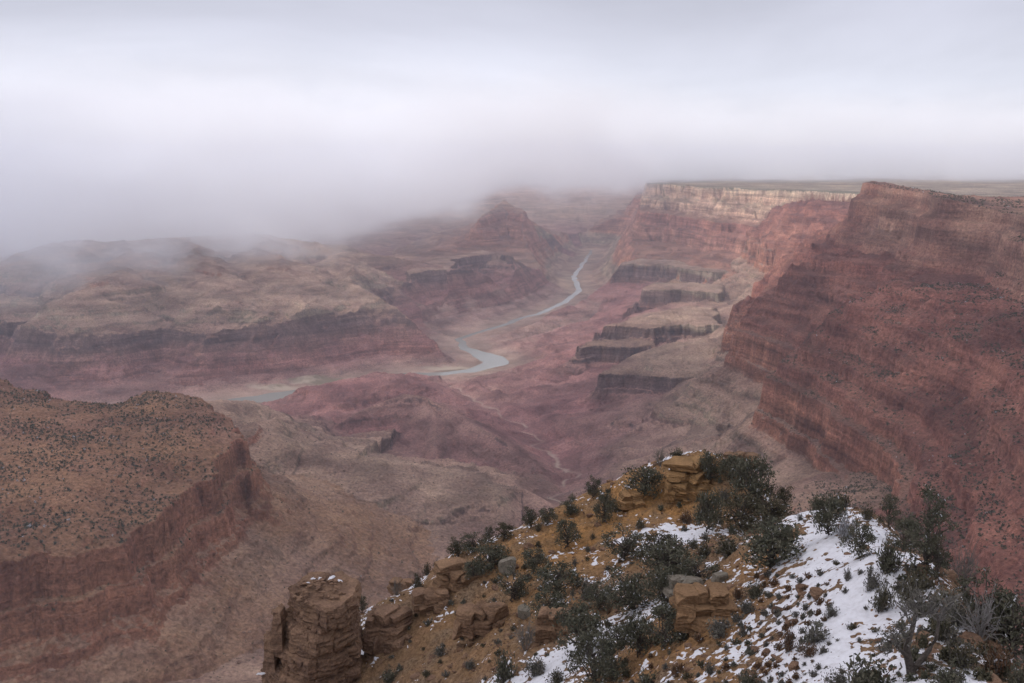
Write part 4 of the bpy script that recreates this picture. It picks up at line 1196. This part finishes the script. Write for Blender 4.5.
def plant(kind, px, py, w, h, label, group=None, seed=None):
    """a plant whose foot is seen at pixel (px, py), w by h pixels large"""
    P_, r_ = on_spur(px, py)
    s_ = math.hypot(r_, ZC - P_[2]) / F
    rz = prng.uniform(0, 6.283)
    if 'juniper' in kind:
        w, h = w * 1.18, h * 1.1
    W_, H_ = w * s_, h * s_ * 1.08
    P_ = P_ + np.array([0, 0, -0.03 * H_])
    if kind in ('juniper', 'olive_juniper', 'pine'):
        hw = h / w
        i = prng.randrange(6) if hw < 1.35 else None
        tr, cr = J[i] if i is not None else JT[prng.randrange(2)]
        tall = (0.8, 0.95, 1.1, 1.3, 0.7, 1.0)[i] if i is not None else 1.7
        o = empty('juniper_tree' if kind != 'pine' else 'pinyon_pine', P_, rz)
        child('trunk', tr, m_bark, o)
        child('crown', cr, M_OLIVE if kind == 'olive_juniper' else M_JUN, o)
        o.scale = (W_ * 1.02, W_ * 1.02, H_ / tall * 1.05)
        cat = 'juniper tree' if kind != 'pine' else 'pine tree'
    elif kind in ('bare', 'pale_bare'):
        o = empty('bare_shrub', P_, rz)
        child('twigs', BARE[prng.randrange(3)], m_ptwig if kind == 'pale_bare' else m_twig, o)
        o.scale = (W_ * 0.95, W_ * 0.95, H_ * 1.7)
        cat = 'bare shrub'
    else:
        mat = {'grey': M_GREY, 'olive': M_OLIVE, 'rust': M_RUST, 'frost': M_FROST, 'dark': M_JUN}[kind]
        st_, fo = SH[prng.randrange(4)]
        o = empty('shrub', P_, rz)
        child('stems', st_, m_twig if kind != 'dark' else m_bark, o)
        child('foliage', fo, mat, o)
        o.scale = (W_ * 1.0, W_ * 1.0, H_ * 1.6)
        cat = 'shrub'
    tag(o, label, cat, group)
    return o
PLANTS = [
    # on and behind the snowy top of the near hump
    ('olive', 818, 503, 26, 16, 'olive shrub on the skyline, left half of the pair behind the snowy hump'),
    ('olive', 842, 502, 28, 20, 'olive shrub on the skyline, right half of the pair behind the snowy hump'),
    ('juniper', 828, 537, 30, 34, 'dark rounded juniper on the snow at the top of the white path'),
    ('frost', 846, 540, 26, 28, 'grey frosted shrub with snow in its twigs beside the dark juniper topping the path'),
    ('grey', 800, 521, 10, 9, 'small dark tuft on snow left of the path top'),
    ('juniper', 773, 566, 56, 34, 'large low spreading juniper on the snow left of the path'),
    ('pine', 769, 536, 18, 20, 'small bright-topped pine sapling rising just behind the large low juniper'),
    ('juniper', 859, 559, 25, 32, 'dark juniper on the right edge of the path, below the frosted shrub'),
    ('dark', 888, 573, 38, 38, 'broad grey-brown bush right of the dark juniper at the path edge'),
    ('olive', 867, 520, 18, 16, 'small olive shrub on the skyline right of the snowy hump'),
    ('juniper', 888, 533, 20, 34, 'narrow dark juniper on the right skyline next to the hump'),
    ('juniper', 905, 552, 26, 30, 'dark round juniper left of the tallest skyline tree'),
    ('juniper', 925, 572, 38, 66, 'tallest dark juniper on the right skyline of the spur'),
    ('juniper', 935, 582, 22, 40, 'dark juniper growing close behind the right side of the tallest skyline tree'),
    ('olive', 922, 590, 40, 26, 'brown-olive thicket at the foot of the tallest skyline tree'),
    ('grey', 872, 590, 22, 26, 'grey-olive bush, upper one of two stacked on the snow right of the path'),
    ('olive', 882, 612, 26, 34, 'grey-olive bush, lower one of two stacked on the snow right of the path'),
    ('olive', 911, 608, 32, 36, 'wide olive-brown shrub on the right flank behind the dead-limbed tree'),
    ('grey', 847, 581, 11, 14, 'small grey bush on the snow at the middle of the path'),
    ('bare', 962, 586, 30, 36, 'dark leafless shrub on the right skyline past the tallest tree'),
    ('juniper', 985, 607, 40, 42, 'wide dark juniper on the lower right skyline'),
    ('bare', 1003, 612, 26, 30, 'dark leafless shrub at the right of the wide lower skyline juniper'),
    ('juniper', 1012, 646, 48, 56, 'big dark juniper at the right border of the picture'),
    ('pale_bare', 979, 637, 38, 34, 'pale grey leafless shrub on the right flank below the wide skyline juniper'),
    ('grey', 955, 625, 40, 30, 'grey shrub left of the upright leafless one on the right flank'),
    ('olive', 940, 640, 30, 26, 'olive bush directly right of the dead-limbed tree'),
    ('olive', 962, 668, 42, 32, 'brownish shrub on the right flank low down, left of its rusty neighbour'),
    ('rust', 997, 674, 42, 36, 'rusty brown shrub low in the right corner'),
    ('dark', 1020, 690, 34, 36, 'dark bush in the bottom right corner'),
    ('dark', 868, 690, 66, 42, 'large dark grey bush at the bottom edge below the dead-limbed tree'),
    ('grey', 838, 690, 30, 24, 'grey bush left of the large dark one at the bottom edge'),
    ('dark', 948, 690, 40, 26, 'dark clump at the bottom edge right of the dead-limbed tree'),
    ('dark', 931, 671, 22, 11, 'low dark tuft on the snow just right of the crooked trunk'),
    # the snow slope left of the path
    ('grey', 816, 643, 38, 24, 'wide grey sage in the middle of the snow slope'),
    ('rust', 788, 652, 19, 28, 'upright rusty shrub left of the wide grey sage'),
    ('rust', 810, 656, 24, 17, 'rust-brown shrub in front of the wide grey sage'),
    ('grey', 831, 617, 20, 18, 'grey sage on the snow above right of the wide one'),
    ('dark', 755, 597, 25, 22, 'dark bush above the long brown ledge, under the large low juniper'),
    ('rust', 738, 598, 18, 12, 'reddish brown shrub beside the dark bush above the long ledge'),
    ('grey', 719, 636, 40, 20, 'flat grey sage lying against the long brown ledge'),
    ('grey', 747, 613, 22, 16, 'grey bush at the right end of the long brown ledge'),
    ('dark', 747, 690, 30, 20, 'dark bush at the bottom edge left of the snow slope'),
    ('grey', 710, 675, 15, 15, 'single round grey bush on rocky ground below the long ledge'),
    # the hollow between the two knolls
    ('juniper', 669, 582, 50, 38, 'large dark juniper in the hollow left of the grey slab'),
    ('juniper', 697, 586, 32, 28, 'dark juniper right of the large one in the hollow'),
    ('juniper', 664, 606, 32, 30, 'dark juniper in front of the large one in the hollow'),
    ('olive', 728, 555, 46, 22, 'dull olive bush filling the hollow behind the grey slab'),
    ('olive', 705, 558, 36, 22, 'grey-olive bush left of the dull one filling the hollow'),
    ('olive_juniper', 741, 530, 42, 32, 'wide olive juniper in the saddle between the knolls'),
    ('olive_juniper', 768, 523, 38, 30, 'olive juniper in the saddle next to the snowy hump'),
    ('olive_juniper', 784, 506, 16, 18, 'small round olive juniper above the saddle on the skyline'),
    ('juniper', 709, 533, 27, 36, 'dark reddish-trunked juniper on the ochre soil under the knoll rock'),
    ('rust', 686, 523, 20, 14, 'low reddish shrub on ochre soil left of the dark juniper under the knoll rock'),
    ('juniper', 665, 648, 34, 40, 'open-crowned juniper with a visible trunk left of the long ledge'),
    ('juniper', 640, 655, 30, 32, 'thin dark juniper left of the open-crowned one'),
    ('juniper', 619, 650, 24, 24, 'small dark juniper on the snow patch in the hollow'),
    ('dark', 647, 688, 30, 24, 'dark bush at the bottom edge under the open-crowned juniper'),
    ('dark', 682, 640, 24, 22, 'dark bush at the left foot of the long brown ledge'),
    # the second knoll
    ('juniper', 644, 496, 35, 28, 'dark round juniper beside the left side of the big ochre outcrop'),
    ('olive', 677, 455, 20, 11, 'low olive bush on the very top of the big ochre outcrop'),
    ('bare', 660, 466, 15, 16, 'thin grey bush on the skyline left of the big ochre outcrop'),
    ('juniper', 709, 484, 22, 30, 'dark juniper against the right side of the big ochre outcrop'),
    ('juniper', 752, 500, 38, 36, 'large dark juniper on the right shoulder of the second knoll'),
    ('juniper', 733, 480, 24, 20, 'dark juniper on the second knoll between outcrop and shoulder tree'),
    ('grey', 724, 500, 18, 14, 'grey shrub on the brown slope below the second knoll'),
    ('grey', 700, 520, 14, 11, 'little grey shrub on ochre soil right of the low reddish one'),
    # the orange slope and its skyline
    ('olive', 608, 493, 9, 8, 'tiny olive bush on the skyline right of the skyline tree with the bare trunk'),
    ('pine', 594, 498, 19, 22, 'small tree with a bare trunk alone on the left skyline'),
    ('juniper', 569, 515, 20, 18, 'round juniper on the left skyline, first down from the bare-trunked tree'),
    ('juniper', 548, 525, 17, 16, 'round juniper on the left skyline, second down from the bare-trunked tree'),
    ('juniper', 530, 528, 14, 19, 'slim juniper on the left skyline, third down from the bare-trunked tree'),
    ('olive', 538, 531, 12, 9, 'low bush filling the gap between two left skyline junipers'),
    ('olive_juniper', 504, 540, 18, 16, 'olive juniper on the left skyline behind a snow streak'),
    ('juniper', 489, 544, 12, 18, 'slim dark juniper standing up from the left skyline bushes'),
    ('juniper', 474, 552, 22, 19, 'dark juniper in the row of left skyline bushes'),
    ('olive_juniper', 457, 557, 17, 17, 'round olive juniper at the lower end of the left skyline row'),
    ('olive', 436, 549, 9, 7, 'tiny bush on the skyline past the lower end of the row'),
    ('juniper', 490, 570, 32, 20, 'wide dark juniper just below the left skyline row'),
    ('juniper', 474, 579, 18, 16, 'dark juniper left below the wide one under the skyline row'),
    ('olive', 418, 592, 18, 22, 'olive bush clinging to the edge left of the tan cliff ledge'),
    ('olive', 427, 575, 11, 15, 'narrow olive bush on the edge above the tan cliff ledge'),
    ('juniper', 604, 522, 20, 24, 'dark juniper high on the orange slope'),
    ('olive', 618, 512, 18, 14, 'grey-olive bush high on the orange slope beside the small ochre outcrop'),
    ('juniper', 568, 548, 22, 26, 'dark juniper alone in the middle of the orange slope'),
    ('juniper', 535, 572, 24, 22, 'round dark juniper alone lower on the orange slope'),
    ('juniper', 514, 601, 26, 30, 'dark juniper on the orange slope above the upright grey stone'),
    ('juniper', 557, 598, 40, 32, 'large dark juniper, upper of the big clump low on the orange slope'),
    ('juniper', 550, 622, 34, 28, 'large dark juniper, lower of the big clump low on the orange slope'),
    ('juniper', 624, 561, 34, 32, 'broad dark juniper on the right part of the orange slope'),
    ('olive', 593, 539, 8, 7, 'tiny round bush on bare orange soil'),
    ('grey', 588, 552, 10, 8, 'tiny grey bush on bare orange soil below the tiny round one'),
    ('olive_juniper', 657, 572, 34, 36, 'olive juniper beside the snow triangle under the knoll'),
    ('grey', 588, 598, 28, 24, 'grey bush with snow behind it right of the big juniper clump'),
    ('juniper', 630, 612, 44, 38, 'large dark juniper above the lower snow patch'),
    ('juniper', 600, 610, 26, 24, 'dark juniper left of the large one above the lower snow patch'),
    ('juniper', 579, 652, 46, 40, 'large dark juniper near the bottom, left of the lower snow patch'),
    ('juniper', 592, 684, 42, 46, 'large dark juniper at the bottom edge beside the lower snow'),
    ('bare', 526, 650, 26, 26, 'grey leafless shrub on brown ground near the bottom'),
    ('dark', 505, 682, 30, 38, 'tall dark bush at the bottom edge left of the lower snow'),
    ('grey', 537, 674, 30, 24, 'grey bush on the snow right of the tall dark one at the bottom'),
    ('juniper', 612, 684, 26, 28, 'dark juniper at the bottom edge right of the large one'),
    ('olive', 557, 684, 24, 18, 'olive bush at the bottom edge between two dark junipers'),
    ('olive', 693, 548, 16, 10, 'small olive bush at the upper edge of the snow triangle'),
    ('olive', 640, 528, 16, 12, 'small olive bush left of the top of the snow triangle'),
    ('juniper', 362, 610, 11, 19, 'small dark juniper squeezed behind the right side of the rock pillar'),
    ('bare', 397, 595, 12, 16, 'leafless twiggy shrub on the skyline right of the rock pillar'),
    ('dark', 391, 682, 26, 14, 'dark shrub at the bottom edge right of the rock pillar'),
    ('grey', 440, 655, 18, 12, 'grey shrub on the brown slope right of the dark rock shoulder'),
    ('grey', 470, 668, 16, 11, 'grey shrub low on the brown slope left of the tall dark bottom bush'),
]
for p in PLANTS:
    plant(*p)

# the old crooked juniper with bare limbs
P_, r_ = on_spur(913, 674)
s_ = math.hypot(r_, ZC - P_[2]) / F
old = tag(empty('old_juniper', P_), 'old crooked juniper with bare dark forked limbs on the snow beside the path', 'juniper tree')
rs = np.random.RandomState(8)
def pp(dx, dy, dep=0.0): return np.array([dx * s_, dep, dy * s_ * 1.12])
main = [(0, -6, 0), (-3, 6, 0), (-7, 16, -.1), (-9, 24, -.2), (-6, 34, -.1), (-2, 44, .1), (0, 54, .2)]
left = [(-7, 16, -.1), (-14, 22, -.5), (-22, 30, -.8), (-30, 36, -1)]
right = [(-1, 3, 0), (7, 9, .2), (15, 18, .3), (20, 27, .3), (22, 40, .4), (20, 50, .5)]
low = [(-3, 8, 0), (4, 11, -.5), (10, 10, -.9)]
tb = []
for line, ra, rb in ((main, .26, .07), (left, .13, .04), (right, .17, .05), (low, .08, .03)):
    tb.append(tube([pp(*q_) for q_ in line], np.linspace(ra, rb, len(line)), 7))
link_mesh('trunk', tubes_mesh('trunk', tb), m_bark, old)
cen, tw = [], []
for bx, bz, dep, br, k in ((-24, 34, -.6, 8, 170), (-32, 40, -1, 7, 130), (-16, 40, -.3, 7, 130), (-6, 52, 0, 8, 110), (8, 58, .3, 9, 130), (20, 60, .5, 9, 130), (30, 52, .6, 8, 110), (-2, 64, .3, 7, 90), (-14, 62, 0, 6, 70), (36, 60, .8, 7, 70), (-34, 30, -.8, 6, 110)):
    c0 = pp(bx, bz, dep)
    k = int(k * 0.6)
    cen.append(c0 + rs.normal(size=(k, 3)) * br * s_ * np.array([0.7, 0.7, 0.45]))
    for j in range(14):
        tw.append(limb(c0 * np.array([0.7, 0.7, 0.8]), c0 + rs.normal(size=3) * br * s_ * 0.9, 0.03, 0.01, rs, 0.15, 4))
link_mesh('branches', tubes_mesh('branches', tw), m_twig, old)
link_mesh('crown', leaves_mesh('crown', np.concatenate(cen), 0.14, rs), M_GREY, old)

# small sagebrush dotting the snow and the stony ground
zones = [  # corner pixels, how many, size range, materials, label, group
    ((755, 575, 830, 690), 84, (6, 13), (M_GREY, M_GREY, M_RUST), 'small grey-brown sagebrush poking through the snow left of the path', 'small sagebrush on the snow slope left of the path'),
    ((835, 560, 900, 690), 20, (6, 12), (M_GREY, M_OLIVE), 'small sagebrush on the white path itself', 'small sagebrush on the white path'),
    ((900, 560, 1010, 690), 42, (10, 24), (M_GREY, M_OLIVE, M_JUN), 'small brush on the steep right flank of the spur', 'small brush on the right flank of the spur'),
    ((600, 600, 755, 690), 60, (7, 15), (M_GREY, M_OLIVE, M_RUST), 'small brush between rocks and snow in the lower hollow', 'small brush in the lower hollow'),
    ((480, 545, 660, 660), 46, (5, 10), (M_GREY, M_OLIVE), 'tiny brush tuft on the bare orange slope', 'tiny brush tufts on the orange slope'),
    ((660, 455, 790, 560), 34, (6, 13), (M_GREY, M_OLIVE, M_JUN), 'small brush on the second knoll and its saddle', 'small brush on the second knoll'),
    ((380, 600, 500, 683), 24, (5, 11), (M_GREY, M_OLIVE), 'small brush on the brown ledges right of the rock pillar', 'small brush on the brown ledges by the pillar')]
spots = [(p[1], p[2]) for p in PLANTS]
nsm = 0
for (x0, y0, x1, y1), cnt, (a_, b_), mats, lab, grp in zones:
    k = 0
    tries = 0
    while k < cnt and tries < 900:
        tries += 1
        px, py = prng.uniform(x0, x1), prng.uniform(y0, y1)
        d = ray(px, py)
        h_ = math.hypot(d[0], d[1])
        if min((px - q_[0]) ** 2 + (py - q_[1]) ** 2 for q_ in spots) < 60:
            continue
        rr = np.linspace(28, 175, 900)
        bl = ZC + d[2] / h_ * rr < lerp2(cz, d[0] / h_ * rr, d[1] / h_ * rr)
        if not bl.any():
            continue
        P_, r_ = on_spur(px, py)
        s_ = math.hypot(r_, ZC - P_[2]) / F
        w_ = prng.uniform(a_, b_) * s_
        o = bpy.data.objects.new('sagebrush', shared(SAGE[prng.randrange(4)], mats[prng.randrange(len(mats))]))
        COL.objects.link(o)
        o.location = P_ + np.array([0, 0, -0.02])
        o.rotation_euler = (0, 0, prng.uniform(0, 6.28))
        o.scale = (w_, w_, w_ * prng.uniform(0.9, 1.4))
        tag(o, lab, 'sagebrush', grp)
        spots.append((px, py))
        k += 1
        nsm += 1

# ------------------------------------------------------------------ loose stones on the spur and scrub on the far slopes (more than anyone could count)
def scatter(name, base_list, P, sc, rz, mat, attrs=None):
    Vs, Fs, n_ = [], [], 0
    pick = rng.randint(0, len(base_list), len(P))
    lf = []
    for bi, (bv, bf) in enumerate(base_list):
        idx = np.where(pick == bi)[0]
        if not len(idx):
            continue
        c_, s_ = np.cos(rz[idx]), np.sin(rz[idx])
        v = bv[None] * sc[idx][:, None, :]
        x_ = v[..., 0] * c_[:, None] - v[..., 1] * s_[:, None]
        y_ = v[..., 0] * s_[:, None] + v[..., 1] * c_[:, None]
        v = np.stack([x_, y_, v[..., 2]], -1) + P[idx][:, None]
        Vs.append(v.reshape(-1, 3))
        Fs.append((bf[None] + (np.arange(len(idx)) * len(bv))[:, None, None]).reshape(-1, bf.shape[1]) + n_)
        lf.append(np.repeat(rng.uniform(0, 100, len(idx)), len(bv)))
        n_ += len(idx) * len(bv)
    return np_mesh(name, np.concatenate(Vs), np.concatenate(Fs), False, {'leaf': np.concatenate(lf)})
def tri_rock(seed, sub=2):
    me = rock_mesh('tmp', seed, (0.5, 0.42, 0.34), 0.3, sub)
    V = np.array([v.co for v in me.vertices])
    Fc = np.array([list(p.vertices) for p in me.polygons])
    bpy.data.meshes.remove(me)
    return V, Fc
ROCKS = [tri_rock(200 + i) for i in range(5)]
aa = rng.uniform(-R(16), R(30), 60000)
rr = np.exp(rng.uniform(math.log(42), math.log(150), 60000))
x_, y_ = np.sin(aa) * rr, np.cos(aa) * rr
z_, sn_, oc_, rk_ = spur_h(x_, y_)
pr = np.clip(0.55 - sn_ * 0.55 - oc_ * 0.25 + fbm(x_, y_, 6, 3, 90) * 0.6, 0.015, 1) * 0.42
m_ = rng.rand(60000) < pr
x_, y_, z_ = x_[m_], y_[m_], z_[m_]
sz = 0.16 + rng.pareto(2.2, len(x_)) * 0.14
sz = np.clip(sz, 0.15, 1.5)
sc = sz[:, None] * rng.uniform(0.7, 1.3, (len(x_), 3))
me = scatter('loose_rocks', ROCKS, np.stack([x_, y_, z_ + 0.02], -1), sc, rng.uniform(0, 6.28, len(x_)), m_rock)
tag(link_mesh('loose_rocks', me, m_rock), 'loose brown stones scattered over the ridge', 'rubble', kind='stuff')

# far scrub: little dark junipers dotting the benches and talus, a few pixels each
def tri_bush(seed):
    rs = np.random.RandomState(seed)
    c_ = rs.normal(size=(16, 3)) * np.array([0.22, 0.22, 0.16]) + np.array([0, 0, 0.3])
    a = rs.normal(size=(16, 3)) * 0.28
    b2 = rs.normal(size=(16, 3)) * 0.28
    V = np.stack([c_ - a * 0.6 - b2 * 0.4, c_ + a, c_ + b2], 1).reshape(-1, 3)
    return V, np.arange(48).reshape(16, 3)
BUSH = [tri_bush(300 + i) for i in range(5)]
M = NC * NR
Zf = Z
nrm_z = None
gx_ = np.gradient(Z, axis=1) / np.maximum(np.gradient(RR, axis=1), 1e-3)
slope_r = np.abs(gx_)
n_try = 420000
def sample_surface(n, r0, r1, a0, a1):
    a = rng.uniform(R(a0), R(a1), n)
    r = np.sqrt(rng.uniform(r0 ** 2, r1 ** 2, n))
    ci = np.clip(((a + R(34)) / R(68) * (NC - 1)), 0, NC - 1.001)
    i0 = ci.astype(int)
    jj = np.array([np.searchsorted(RR[i], rv) for i, rv in zip(i0, r)])
    jj = np.clip(jj, 1, NR - 1)
    f0 = (r - RR[i0, jj - 1]) / np.maximum(RR[i0, jj] - RR[i0, jj - 1], 1e-6)
    f0 = np.clip(f0, 0, 1)
    z = Z[i0, jj - 1] * (1 - f0) + Z[i0, jj] * f0
    sl = slope_r[i0, jj]
    return np.sin(a) * r, np.cos(a) * r, z, sl, FID[i0, jj], SHADE_TINT[i0, jj]
out_P, out_s = [], []
for n, r0, r1, a0, a1, dens_, s0, s1, zr in ((52000, 1450, 3300, -31, -10, 0.5, 2.2, 5.2, (600, 900)),
                                             (120000, 1000, 3600, 8, 31, 0.42, 1.8, 5.0, (560, 1300)),
                                             (26000, 1500, 3600, -24, 12, 0.22, 1.5, 3.6, (200, 600)),
                                             (9000, 2500, 5200, 12, 31, 0.9, 3.0, 7.0, (1215, 1300))):
    x_, y_, z_, sl, fi_, sta = sample_surface(n, r0, r1, a0, a1)
    cl_ = fbm(x_, y_, 160, 3, 95) * 0.9 + 0.55
    k = (sl < 0.95) & (rng.rand(n) < dens_ * np.clip(cl_, 0.05, 1.2)) & (z_ > zr[0]) & (z_ < zr[1])
    out_P.append(np.stack([x_, y_, z_], -1)[k])
    out_s.append((s0 + (s1 - s0) * rng.rand(k.sum()) ** 1.8) * np.where(rng.rand(k.sum()) < 0.15, 1.4, 1.0))
P_ = np.concatenate(out_P)
sz = np.concatenate(out_s)
sc = sz[:, None] * rng.uniform(0.8, 1.2, (len(P_), 3))
me = scatter('far_scrub', BUSH, P_, sc, rng.uniform(0, 6.28, len(P_)), M_JUN)
print('far scrub', len(P_), 'small sage', nsm)
tag(link_mesh('far_scrub', me, M_JUN), 'tiny dark bushes dotting the distant benches and talus slopes', 'scrub', kind='stuff')
# fallen blocks on the talus
x_, y_, z_, sl, fi_, sta = sample_surface(60000, 1300, 3600, -31, 31)
k = (sl < 1.1) & (rng.rand(60000) < 0.16 * np.clip(0.4 + fbm(x_, y_, 140, 3, 97), 0, 1)) & (z_ < 1200)
P_ = np.stack([x_, y_, z_], -1)[k]
sz = np.clip(2.0 + rng.pareto(2.0, len(P_)) * 2.0, 1.5, 16)
me = scatter('fallen_blocks', [tri_rock(220 + i, 1) for i in range(4)], P_, sz[:, None] * rng.uniform(0.7, 1.3, (len(P_), 3)), rng.uniform(0, 6.28, len(P_)), m_rock)
m_blk, t, b, out = new_mat('fallen red and tan blocks')
wn = N(t, 'ShaderNodeTexWhiteNoise', noise_dimensions='1D')
L(t, attr(t, 'leaf'), wn.inputs['W'])
L(t, ramp(t, wn.outputs['Value'], [(0, (0.13, 0.08, 0.062)), (0.5, (0.21, 0.13, 0.095)), (1, (0.30, 0.21, 0.155))]).outputs[0], b.inputs['Base Color'])
tag(link_mesh('fallen_blocks', me, m_blk), 'fallen stone blocks strewn on the talus slopes', 'rubble', kind='stuff')
